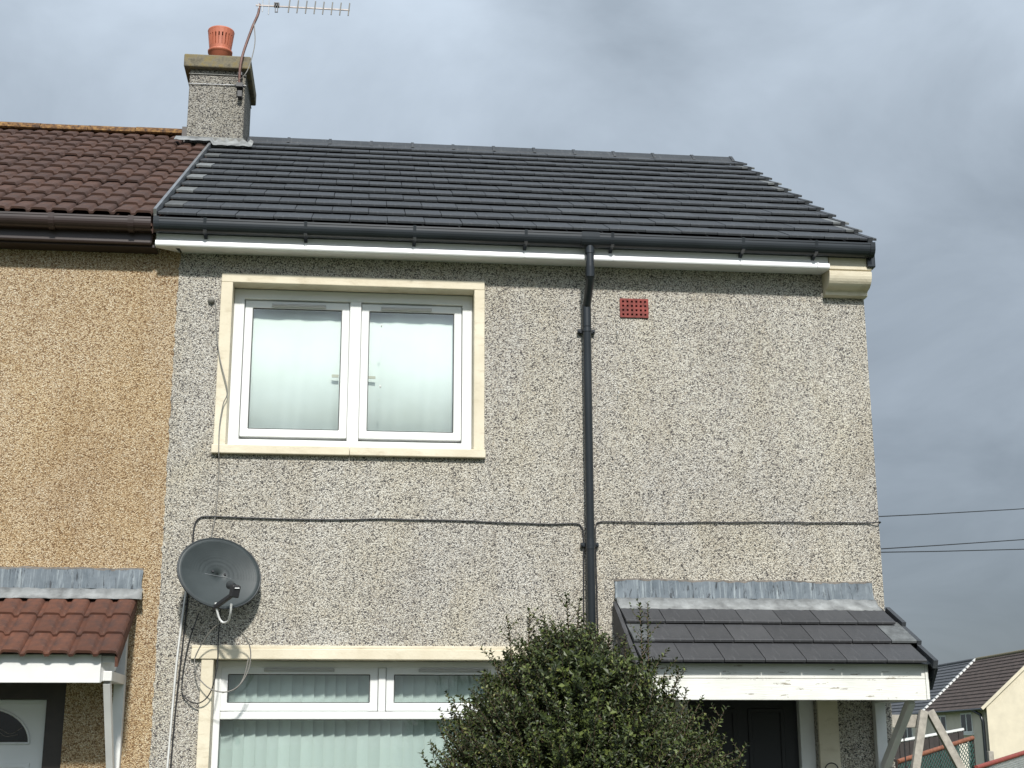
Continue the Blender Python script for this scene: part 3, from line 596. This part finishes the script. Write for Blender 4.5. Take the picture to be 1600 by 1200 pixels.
cable('window_wire', [(-1.075, -.01, 4.63), (-1.045, -.035, 4.61), (-1.035, -.03, 4.45), (-.995, -.05, 4.20), (-.93, -.06, 3.96), (-.955, -.05, 3.86), (-.972, -.05, 3.70), (-.968, -.052, 3.52), (-.965, -.015, 3.42), (-.972, -.012, 3.1), (-1.0, -.012, 2.9), (-1.02, -.03, 2.7), (-1.0, -.06, 2.5)], .0038, 'cable_grey', 'thin loose wire hanging past the left jamb of the upper window')
m = MB(); m.lathe([(0, .03), (.022, .024), (.026, 0)], (0, 0, 0), 12); o = tag(m.build('cable_entry', M_['cable_grey']), 'small grey cable entry knob at the top of the loose window wire', 'cable entry'); o.matrix_world = Matrix.Translation((-1.078, 0, 4.63)) @ Matrix.Rotation(R(90), 4, 'X')

# ---- satellite dish
dish = empty('satellite_dish', (-.90, -.23, 2.672)); tag(dish, 'dark grey oval satellite dish on the grey wall above the lower window', 'satellite dish')
DM = Matrix.Rotation(R(24), 4, 'Z') @ Matrix.Rotation(R(-14), 4, 'X') @ Matrix.Rotation(R(8), 4, 'Y')   # local -Y looks out of the dish
A_, B_ = .285, .243
def dpt(q, t, o=0): return (A_*q*math.cos(t), -.038*q*q+o-.012, B_*q*math.sin(t))
m = MB(); rings = [0.001, .25, .5, .75, .9, 1.0]; ns = 56; vs = [dpt(q, 2*math.pi*k/ns, .062) for q in rings for k in range(ns)]
m.add(vs, [(i*ns+k, i*ns+(k+1) % ns, (i+1)*ns+(k+1) % ns, (i+1)*ns+k) for i in range(len(rings)-1) for k in range(ns)], True)
def dpart(mb, name, mat, bevel=0):
    o = mb.build(name, mat, None, bevel); o.parent = dish; o.matrix_local = DM; return o
rf = dpart(m, 'reflector', M_['dish']); k = rf.modifiers.new('t', 'SOLIDIFY'); k.thickness = .0015
dpart(MB().tube([dpt(1.0, 2*math.pi*k/64, .066) for k in range(65)], .0065, 8, False), 'rim', M_['dishrim'])
dpart(MB().box(-.19, .19, .044, .0455, -.012, -.009), 'seam', M_['seam'])
m = MB(); m.box(-.05, .05, .085, .12, -.14, -.02); m.tube([(0, .10, -.08), (.0, .16, -.05)], .025, 10); dpart(m, 'back_mount', M_['dishrim'])
m = MB()
for x, z in ((-.04, .015), (.045, .01), (-.045, -.155)): m.tube([(x, .038, z), (x, .064, z)], .008, 8)
dpart(m, 'bolt', M_['cable_black'])
arm = dpart(MB().bar((-.01, .03, -.245), (.035, -.215, -.225), .022, .03), 'arm', M_['cable_black'], .004)
m = MB(); m.bar((.035, -.255, -.175), (.04, -.215, -.245), .058, .05, (0, 1, 0)); lnb = dpart(m, 'receiver', M_['cable_black'], .008)
dpart(MB().tube([(.033, -.22, -.175), (.026, -.185, -.155), (.024, -.17, -.147)], [.022, .026, .03], 14), 'feed_horn', M_['dishrim'])
dpart(MB().bar((.024, -.2735, -.206), (.054, -.2735, -.200), .006, .002, (0, 1, 0)), 'receiver_badge', M_['cable_white'])
m = MB(); m.tube(smooth_path([(-.89, -.18, 2.62), (-.91, -.10, 2.60), (-.92, -.0, 2.58)], 3), .02, 10); m.box(-.98, -.86, -.012, -.001, 2.50, 2.68); m.build('wall_mount', M_['dishrim'], dish)
def onwall(px, z, y): return (px, y, z)
cable('coax_loop', [(-.80, -.45, 2.445), (-.805, -.42, 2.39), (-.82, -.36, 2.345), (-.855, -.30, 2.335), (-.885, -.29, 2.36), (-.905, -.30, 2.42), (-.915, -.30, 2.465)], .0075, 'cable_white', 'white double coax lead hanging from the dish receiver')
cable('coax_loop', [(-.835, -.32, 2.342), (-.90, -.22, 2.33), (-.975, -.15, 2.26), (-1.045, -.09, 2.14), (-1.05, -.09, 2.07), (-1.01, -.10, 1.98), (-.93, -.11, 1.915), (-.83, -.12, 1.90), (-.75, -.12, 1.945), (-.695, -.12, 2.05), (-.69, -.13, 2.18), (-.745, -.18, 2.28), (-.84, -.28, 2.345)], .0042, 'cable_grey', 'large grey loop of slack cable dangling below the dish over the window corner')
cable('coax_loop', [(-.70, -.10, 2.12), (-.725, -.10, 2.0), (-.775, -.11, 1.92), (-.86, -.11, 1.895)], .0042, 'cable_grey', 'short second strand of slack cable beside the large loop', 5)
cable('coax_loop', [(-.90, -.10, 2.44), (-.905, -.09, 2.24), (-.905, -.09, 2.06), (-.94, -.08, 1.90), (-1.01, -.06, 1.83), (-1.09, -.03, 1.85), (-1.135, -.02, 1.93), (-1.11, -.02, 2.2), (-1.05, -.02, 2.42)], .0042, 'cable_black', 'dark loop of slack cable crossing the left window jamb below the dish')

# ================================================================== THE OCHRE NEIGHBOUR
nb = empty('terrace_house', (-4.5, 0, 0)); tag(nb, 'ochre pebbledash neighbouring house with brown ribbed tile roof', 'house')
NX0 = -7.2
wall_open(MB(), NX0, XL-.002, 0, 5.12, .002, .28, [(-2.95, -1.885, .02, 1.98)]).build('front_wall', M_['ochre'], nb)
m = MB().prof([(.283, 0), (6.66, 0), (6.66, 5.12), (3.33, 7.17), (.283, 5.29)], NX0, NX0+.2); m.build('gable_wall', M_['ochre'], nb)
MB().box(NX0+.21, XL-.01, 6.4, 6.65, 0, 5.12).build('back_wall', M_['ochre'], nb); MB().box(NX0+.21, XL-.01, .3, 6.39, 2.42, 2.6).build('upper_floor', M_['concrete'], nb)
m = MB(); m.prof(DECK, NX0-.05, -1.485); nroof = m.build('roof', M_['brown_tile'], nb)
RW = .285; T_roll = roll_tile('tile', RW, .40, .016, .023, M_['brown_tile'])
for k in range(13):
    for i in range(13):
        x = -1.49-RW*(i+.5)
        if k == 12 and i == 0: continue
        inst('tile', T_roll, nroof, roof_mat(x+random.uniform(-.003, .003), k*.3187-.0+random.uniform(-.006, .006), .022+random.uniform(-.003, .004), .062, y0=-.248, z0=5.136, jr=random.gauss(0, .006)))
m = MB(); q0 = rp_(0, 0, .05); q1 = rp_(0, 4.14, .05); m.prof([(6.66-q0.y, q0.z-.04), (6.66-q0.y, q0.z), (3.33, q1.z), (3.33, q1.z-.04)], NX0-.05, -1.485); m.build('rear_tiling', M_['brown_tile'], nroof)
m = MB(); m.prof([(3.32, q1.z), (rp_(0, 0.0, .04).y, rp_(0, 0, .04).z), (rp_(0, 0, .0).y, rp_(0, 0, .0).z), (3.32, q1.z-.05)], NX0-.05, -1.49-RW*13); m.build('far_tiling', M_['brown_tile'], nroof)
for i in range(12):
    x1 = -1.80-i*.45; mb = MB(); n = 10; zr = q1.z+.0+random.uniform(-.006, .006)
    p = [(3.34+.135*math.cos(math.pi*k/n), zr-.01+.085*math.sin(math.pi*k/n)) for k in range(n+1)]; p = p+[(3.34-.12, zr-.02), (3.34+.12, zr-.02)]
    mb.prof(p[::-1], x1-.445, x1); mb.build('ridge_tile', M_['lichen'], nroof)
MB().box(-1.80, -1.73, 3.20, 3.5, q1.z-.12, q1.z+.06).build('ridge_end', M_['brownwood'], nroof)
m = MB(); m.box(NX0, -1.49, -.185, -.145, 4.975, 5.15); m.build('fascia', M_['brown_pvc'], nb, .012)
m = MB(); m.box(NX0, -1.47, -.144, -.002, 4.965, 4.984); m.build('soffit', M_['brown_pvc'], nb)
MB().box(NX0, -1.492, -.212, -.19, 5.10, 5.168).build('eaves_filler', M_['brown_tile'], nb)
ng = gutter(NX0, -1.492, M_['brown_pvc'], nb, -.285, 5.14, w=.113, d=.088)
for x in (-1.63, -2.17, -3.2, -4.2): gclip(x, .04, 'brown_pvc', ng, -.285, 5.14)
nd = empty('door', (-2.42-(-4.5), .1, .02)); nd.parent = nb
MB().ring(-2.95, -1.885, -.15, 1.98, .125, .03, .2).build('frame', M_['brownwood'], nd, .004)
MB().box(-2.83, -2.012, .10, .15, .03, 1.855).build('leaf', M_['door_white'], nd, .004)
MB().ring(-2.83, -2.012, .03, 1.855, .03, .088, .0995).build('leaf_edge', M_['door_white'], nd, .004)
cx, cz, ra, rb_ = -2.40, 1.575, .285, .225; n = 24
arc = [(cx+ra*math.cos(math.pi*k/n), cz+rb_*math.sin(math.pi*k/n)) for k in range(n+1)]
m = MB(); m.add([(x, .097, z) for x, z in arc]+[(x, .0998, z) for x, z in arc], [tuple(range(n+1))]+[(i+1, i, n+1+i, n+2+i) for i in range(n)]); fl = m.build('fanlight', M_['dark_glass'], nd)
m = MB(); m.tube([(x, .0965, z) for x, z in arc]+[(arc[0][0], .0965, arc[0][1])], .009, 6, False); m.build('fanlight_trim', M_['door_white'], fl)
m = MB()
for sgn in (-1, 1):
    m.tube(smooth_path([(cx, .0955, cz+.06), (cx+sgn*.08, .0955, cz+.095), (cx+sgn*.16, .0955, cz+.06), (cx+sgn*.235, .0955, cz+.10)], 5), .003, 5); m.tube(smooth_path([(cx+sgn*.03, .0955, cz+.005), (cx+sgn*.06, .0955, cz+.09), (cx+sgn*.13, .0955, cz+.045), (cx+sgn*.21, .0955, cz+.055)], 5), .003, 5)
m.build('leading', M_['alu'], fl)
for c, d in ((.9, 1.45), (.2, .8)):
    for p, q in ((-2.74, -2.46), (-2.38, -2.10)): MB().ring(p, q, c, d, .03, .093, .1005).build('moulding', M_['door_white'], nd, .004)
MB().box(-2.10, -2.075, .06, .098, 1.0, 1.15).build('handle', M_['steel'], nd, .004)
# its canopy
lc = empty('door_canopy', (-2.42, 0, 1.93)); tag(lc, 'red-brown ribbed tile door canopy with white boards on the ochre house', 'canopy')
AL3 = math.atan2(2.50-2.09, .66-.03)
lead_flash('flashing', -3.40, -1.435, 2.712, 2.575, -.115, 2.502, lc, 9)
m = MB(); m.prof([(-.598, 2.10), (-.02, 2.07+.62*math.tan(AL3)), (-.02, 2.03+.62*math.tan(AL3)), (-.598, 2.06)][::-1], -3.38, -1.47); m.build('roof_deck', M_['whitepaint'], lc)
T_red = roll_tile('tile', .2925, .30, .018, .026, M_['red_tile'])
for k in range(3):
    for i in range(7):
        inst('tile', T_red, lc, roof_mat(-1.458-.2925*(i+.5), k*.245+random.uniform(-.005, .005), .022+random.uniform(-.002, .003), .06, -.672, 2.07, AL3, random.gauss(0, .008)))
m = MB(); m.prof([(-.672, 2.09), (-.03, 2.09+.64*math.tan(AL3)), (-.03, 2.02+.64*math.tan(AL3)), (-.66, 2.03)], -1.475, -1.457); m.build('tile_edge', M_['red_tile'], lc)
MB().box(-3.28, -1.565, -.622, -.60, 1.935, 2.108).build('fascia_board', M_['whitepaint'], lc, .003)
m = MB(); m.add([(-1.565, -.60, 1.936), (-1.565, -.60, 2.085), (-1.48, -.45, 2.12), (-1.50, -.45, 2.02), (-1.58, -.60, 1.936), (-1.58, -.60, 2.085), (-1.495, -.45, 2.12), (-1.515, -.45, 2.02)], [(0, 3, 2, 1), (4, 5, 6, 7), (1, 2, 6, 5), (0, 4, 7, 3), (2, 3, 7, 6), (0, 1, 5, 4)]); m.build('return_board', M_['whitepaint'], lc)
MB().box(-3.28, -1.58, -.599, -.02, 1.985, 2.0).build('soffit_board', M_['whitepaint'], lc)
bracket(lc, -1.535, .070, M_['whitepaint'], -.58, 2.01, .95, (1.86, 1.58), 1.22); bracket(lc, -3.30, .075, M_['whitepaint'], -.58, 1.984, .95, (1.86,), 1.22)
m = MB(); m.box(-1.568, -1.502, -.066, -.006, 2.011, 2.42); m.build('upper_post', M_['whitepaint'], lc, .004)

# ================================================================== THE BUSH
def bush(cx, cy, label):
    root = empty('evergreen_shrub', (cx, cy, 0)); tag(root, label, 'shrub')
    prof = [(0, .25), (.4, .55), (.9, .68), (1.30, .73), (1.50, .66), (1.66, .57), (1.80, .46), (1.92, .34), (2.02, .22), (2.09, .06)]
    def rad(z):
        for (a, p), (b, q) in zip(prof, prof[1:]):
            if a <= z <= b: return p+(q-p)*(z-a)/(b-a)
        return .03
    V, F, tw = [], [], MB()
    def leaf(p, d, up, L):
        d = d.normalized(); s = d.cross(up)
        if s.length < 1e-3: s = d.orthogonal()
        s.normalize(); nn = s.cross(d); w = L*.30; b = len(V)
        V.extend([p, p+d*L*.45+s*w+nn*w*.35, p+d*L+nn*-.1*L, p+d*L*.45-s*w+nn*w*.35]); F.append((b, b+1, b+2)); F.append((b, b+2, b+3))
    def shoot(p, d, L, n, ls, thick=.0022, bend=.25):
        pts = [p.copy()]; q = p.copy(); dd = d.normalized(); st = 5
        for i in range(st):
            dd = (dd+Vector((random.gauss(0, bend), random.gauss(0, bend), random.gauss(0, bend)+.12))*.35).normalized(); q = q+dd*L/st; pts.append(q.copy())
        tw.tube(pts, [thick*(1-.6*i/st) for i in range(st+1)], 4, False)
        for i in range(n):
            t = (i+.5)/n*st; k = min(st-1, int(t)); pp = pts[k].lerp(pts[k+1], t-k); ax = (pts[k+1]-pts[k]).normalized()
            ph = i*2.4+random.uniform(-.4, .4); o = ax.orthogonal().normalized(); o2 = ax.cross(o); rdir = o*math.cos(ph)+o2*math.sin(ph)
            leaf(pp, rdir*.85+ax*random.uniform(.35, .8)+Vector((0, 0, .15)), ax+Vector((random.gauss(0, .3), random.gauss(0, .3), random.gauss(0, .3))), ls*random.uniform(.7, 1.25))
        return pts
    lump = [(random.uniform(0, 6.28), random.uniform(.3, 1.95), random.uniform(-.22, .15)) for _ in range(64)]
    for i in range(4600):
        z = .35+1.70*random.random()**.85; ph = random.uniform(0, 2*math.pi); R0 = rad(z)
        R0 += sum(h*math.exp(-((((ph-a+math.pi) % (2*math.pi))-math.pi)**2*R0*R0+(z-b)**2)/.028) for a, b, h in lump)
        rr = max(.02, R0*(1-.34*random.random()**1.8)-.09)
        p = Vector((cx+rr*math.cos(ph), cy+rr*math.sin(ph), z-.05)); d = Vector((math.cos(ph), math.sin(ph), .5+.5*max(0, z-1.3)*2.2+random.gauss(0, .35)))
        shoot(p, d, random.uniform(.10, .20), random.randint(15, 22), .022)
    for i in range(1900):                             # inner leaves close the view through the middle
        z = 1.9*random.random()**.8; ph = random.uniform(0, 6.283); rr = rad(z)*.74*math.sqrt(random.random())
        shoot(Vector((cx+rr*math.cos(ph), cy+rr*math.sin(ph), z)), Vector((math.cos(ph), math.sin(ph), .6)), .17, 20, .032)
    for i in range(170):                             # stray shoots all over the surface
        z = random.uniform(.6, 2.06); ph = random.uniform(0, 6.283); rr = rad(z)-.04
        L = random.uniform(.12, .24); pts = shoot(Vector((cx+rr*math.cos(ph), cy+rr*math.sin(ph), z-.02)), Vector((math.cos(ph)*.8, math.sin(ph)*.8, random.uniform(.5, 1.7))), L, int(L*150), .022, .003, .16)
    # long upright sprigs and stray side shoots that break the outline
    for x, y, z0, L, dx in [(-.30, -.1, 1.88, .32, -.10), (-.22, .0, 1.93, .32, -.02), (-.10, .05, 1.95, .22, .05), (-.04, -.1, 1.95, .36, .02), (.0, .05, 1.96, .34, .06), (.05, .1, 1.98, .20, .1), (.17, -.05, 1.90, .20, .05), (.24, .0, 1.86, .26, .02), (.31, -.1, 1.84, .42, .03), (.36, .0, 1.84, .44, .05), (.44, -.05, 1.70, .26, .25), (.48, .0, 1.58, .28, .35),
                            (-.40, -.1, 1.74, .20, -.35), (-.5, 0, 1.60, .22, -.5), (-.58, -.1, 1.50, .2, -.6), (.56, -.1, 1.50, .30, .7), (.60, .05, 1.48, .24, .5), (.64, -.1, 1.36, .28, .9), (-.66, -.05, 1.40, .16, -.6), (.66, .0, 1.30, .24, 1.0)]:
        pts = shoot(Vector((cx+x*1.05, cy+y, z0-.02)), Vector((dx, random.uniform(-.1, .1), 1)), L, int(L*150), .024, .004, .10)
        for k in (2, 3, 4):
            if L > .23: shoot(pts[k], Vector((random.choice((-1, 1))*.8, random.uniform(-.5, .5), .9)), L*.26, 9, .02, .002, .15)
    me = bpy.data.meshes.new('crown'); me.from_pydata([tuple(v-Vector((cx, cy, 0))) for v in V], [], F); me.materials.append(M_['leaf']); me.update()
    o = bpy.data.objects.new('crown', me); COL.objects.link(o); o.parent = root
    tw.build('twigs', M_['bark'], root)
    st = MB()
    for k in range(7):
        a = k*.9; st.tube(smooth_path([(cx+.04*math.cos(a), cy+.04*math.sin(a), 0), (cx+.12*math.cos(a), cy+.12*math.sin(a), .5), (cx+.3*math.cos(a+.3), cy+.3*math.sin(a+.3), 1.15), (cx+.30*math.cos(a+.5), cy+.3*math.sin(a+.5), 1.75)], 4), [.03-.0017*i for i in range(13)], 7)
    st.build('trunk', M_['bark'], root)
bush(1.10, -2.6, 'dark evergreen bush with small leaves in front of the window and canopy')

# ================================================================== BEYOND THE GABLE
# swing frame
sw = empty('swing_frame', (7.1, 8, 0)); tag(sw, 'weathered timber A-frame swing seen past the canopy bracket', 'swing frame')
for a, b in (((7.21, 7.95, 1.97), (6.62, 7.6, 0)), ((7.29, 7.95, 1.97), (8.17, 7.7, 0))): MB().bar(a, b, .10, .075, (0, 1, 0)).build('leg', M_['wood'], sw, .006)
MB().box(4.9, 7.24, 8.02, 8.10, 1.765, 1.925).build('beam', M_['wood'], sw, .006)
for a, b in (((4.95, 8.02, 1.95), (4.5, 7.6, 0)), ((4.95, 8.12, 1.95), (5.6, 8.5, 0))): MB().bar(a, b, .10, .075, (0, 1, 0)).build('leg', M_['wood'], sw, .006)
m = MB(); m.tube([(6.97, 8.06, 1.77), (6.97, 8.06, 1.6), (6.975, 8.06, .6)], .008, 6); m.tube([(6.97, 8.06, 1.72), (6.97, 8.06, 1.63)], .022, 8); m.build('chain', M_['cable_black'], sw)
# dark board fence
fe = empty('board_fence', (11.5, 20, gz(11.5, 20))); tag(fe, 'dark stained board fence with pale capping behind the swing frame', 'fence')
def lerp(a, b, t): return a+(b-a)*t
n = 26; ftop = lambda x: 1.62+(x-11.4)*.165
for i in range(n):
    x = 10.1+i*.11; m = MB(); m.box(x, x+.104, 20-.01-.012*(i % 2), 20.012, gz(x, 20)-.05, ftop(x)-.03); m.build('board', M_['darkfence'], fe)
MB().bar((10.1, 20, ftop(10.1)), (12.97, 20, ftop(12.97)), .09, .045).build('capping', M_['whitepaint'], fe)
for x in (10.1, 11.5, 12.93): MB().box(x-.05, x+.05, 20.02, 20.12, -.6, ftop(x)-.04).build('post', M_['darkfence'], fe)
# chain-link fences
def chainlink(name, label, A, B, h, railm, wirem, step=.075):
    A, B = Vector(A), Vector(B); root = empty(name, (A.x, A.y, gz(A.x, A.y))); tag(root, label, 'fence')
    MB().tube([A, B], .035, 8).build('top_rail', M_[railm], root); L = (B-A).length; m = MB(); n = int(L/step); D_ = (B-A)/L
    for i in range(-int(h/step), n):
        for sg in (0, 1):
            a0, a1 = i*step, i*step+h
            t0, t1 = max(0, a0), min(L, a1)
            if t1 <= t0: continue
            zz = (lambda t: (t-a0)-h) if sg == 0 else (lambda t: -(t-a0))
            p = A+D_*t0+Vector((0, 0, zz(t0))); q = A+D_*t1+Vector((0, 0, zz(t1))); m.bar(p, q, .009, .009, (0, 1, 0))
    tag(m.build('mesh', M_[wirem], root), kind='stuff')
    k = max(2, int(L/2.2)+1)
    for i in range(k):
        p = A.lerp(B, i/(k-1)); MB().tube([(p.x, p.y+.04, gz(p.x, p.y)-.1), (p.x, p.y+.04, p.z+.02)], .035, 8).build('post', M_['brownwood'], root)
chainlink('chain_link_fence', 'green chain-link fence with a rusty top rail beyond the swing frame', (8.004, 11, 1.314), (9.627, 12, 1.656), 1.5, 'rust', 'greenwire')
chainlink('chain_link_fence', 'grey chain-link fence with a red top rail at the lower right', (8.31, 9, 1.25), (10.6, 11.6, 1.53), 1.4, 'redrail', 'greywire', .06)
m = MB(); m.box(9.83, 9.98, 13.0, 13.1, -.2, 1.585); m.box(9.82, 9.99, 12.98, 13.12, 1.586, 1.61); tag(m.build('gate_post', M_['render_grey'], None, .01), 'pale concrete gate post beside the rusty rail', 'post')
MB_ = MB().box(9.55, 9.63, 11.3, 11.38, -.1, 1.46); tag(MB_.build('fence_post', M_['wood'], None, .01), 'short timber post in front of the far cream gable', 'post')
# far terrace
TH5 = R(5); dvec = Vector((math.sin(TH5), math.cos(TH5), 0)); pv = Vector((math.cos(TH5), -math.sin(TH5), 0)); C0 = Vector((36.26, 70, 0))
ZE, ZR_, HS = 3.74, 6.98, 3.6
def fp(t, s, z): q = C0+dvec*t+pv*s; return Vector((q.x, q.y, z))
def slab(t0, t1, s0, s1, z0, z1):
    m = MB(); vs = [fp(t, s, z) for z in (z0, z1) for s in (s0, s1) for t in (t0, t1)]
    return m.add(vs, [(0, 1, 3, 2), (4, 6, 7, 5), (0, 4, 5, 1), (2, 3, 7, 6), (0, 2, 6, 4), (1, 5, 7, 3)])
def far_house(name, label, t0, t1, wall, tile, gable=None):
    h = empty(name, tuple(fp(t0, 0, -1.5))); tag(h, label, 'house')
    slab(t0, t1, 0, .3, -1.6, ZE).build('front_wall', wall, h); slab(t0+.3, t1, 2*HS-.3, 2*HS, -1.6, ZE).build('back_wall', wall, h)
    if gable:
        m = MB(); o = -.02; pr = [(0, -1.6), (2*HS, -1.6), (2*HS, ZE), (HS, ZR_-.08), (0, ZE)]
        vs = [fp(t0+o, s, z) for s, z in pr]+[fp(t0+.28, s, z) for s, z in pr]; m.add(vs, [(0, 1, 2, 3, 4), (9, 8, 7, 6, 5)]+[(i, 5+i, 5+(i+1) % 5, (i+1) % 5) for i in range(5)]); m.build('gable_wall', gable, h)
    m = MB(); nC = 15
    for sd in (0, 1):
        for k in range(nC):
            a0, a1 = k/nC, (k+1)/nC; sa, sb = lerp(-.28, HS, a0), lerp(-.28, HS, a1); za, zb = lerp(ZE-.2, ZR_, a0), lerp(ZE-.2, ZR_, a1)
            if sd: sa, sb = 2*HS-sa, 2*HS-sb
            e0 = t0-.12 if gable else t0
            vs = [fp(t, s, z) for t in (e0, t1) for s, z in ((sa, za), (sa, za+.09), (sb, zb+.03), (sb, zb-.02))]
            m.add(vs, [(0, 1, 5, 4), (1, 2, 6, 5), (3, 0, 4, 7), (0, 3, 2, 1), (4, 5, 6, 7)])
    rf = m.build('roof', tile, h); m = MB(); m.tube([fp(t0-(.1 if gable else 0), HS, ZR_+.02), fp(t1, HS, ZR_+.02)], .13, 8).build('ridge', M_['cap'] if gable else tile, rf)
    MB().tube([fp(t0-.1 if gable else t0, -.34, ZE-.2), fp(t1, -.34, ZE-.2)], .07, 8).build('gutter', M_['black_pvc'], h)
    return h
def far_window(h, t0, t1, z0, z1, panes=2):
    w = slab(t0, t1, -.05, .02, z0, z1).build('window', M_['pvc'], h); n = panes
    for i in range(n):
        a_ = lerp(t0, t1, i/n)+.10; b_ = lerp(t0, t1, (i+1)/n)-.10; slab(a_, b_, -.058, -.051, z0+.1, z1-.1).build('pane', M_['farglass'], w)
    slab(t0-.08, t1+.08, -.12, .0, z0-.14, z0-.01).build('sill', M_['pvc'], w)
T1 = 11.3
h1 = far_house('far_terrace_house', 'far house with brown tiled roof and sunlit cream gable end', 0, T1, M_['render_grey'], M_['fartile'], M_['render'])
h2 = far_house('far_terrace_house', 'far house with plain grey tiled roof adjoining the brown roofed one', T1+.02, T1+34, M_['render_grey'], M_['fargrey'])
m = MB()
for k in range(16):
    a0, a1 = k/16, (k+.7)/16; m.bar(fp(T1, lerp(-.28, HS, a0), lerp(ZE-.2, ZR_, a0)+.13), fp(T1, lerp(-.28, HS, a1), lerp(ZE-.2, ZR_, a1)+.13), .28, .10)
m.build('verge_mortar', M_['whitepaint'], h1)
m = MB(); m.bar(fp(-.1, -.3, ZE-.18), fp(-.1, HS, ZR_-.02), .10, .16); m.build('barge_board', M_['render'], h1)
m = MB(); m.tube([fp(1.4, -.34, ZE-.22), fp(.5, -.2, ZE-.5), fp(.5, -.1, ZE-.9), fp(.5, -.1, -1.5)], .09, 8); m.build('downpipe', M_['black_pvc'], h1)
far_window(h1, 2.5, 4.5, 2.25, 3.42); far_window(h1, 7.3, 9.3, 2.35, 3.36); far_window(h2, T1+3.2, T1+6.6, 1.95, 2.8, 3)
far_window(h1, 2.5, 4.5, -.6, .7); far_window(h1, 7.3, 9.3, -.6, .7)
# overhead wires from the gable to a pole out of view
def wire(a, b, sag, rad, label):
    a, b = Vector(a), Vector(b); tag(MB().tube([a.lerp(b, i/24)-Vector((0, 0, sag*4*(i/24)*(1-i/24))) for i in range(25)], rad, 5).build('overhead_wire', M_['cable_black']), label, 'wire')
wire((3.745, 1.2, 3.32), (34, 24, 10.3), .5, .0045, 'single upper overhead wire leaving the gable side of the house')
wire((3.745, 1.0, 3.03), (34, 24.0, 9.5), .45, .0045, 'upper strand of the lower pair of overhead wires by the gable')
wire((3.745, 1.0, 3.02), (34, 24.3, 9.1), .6, .0045, 'lower strand of the lower pair of overhead wires by the gable')
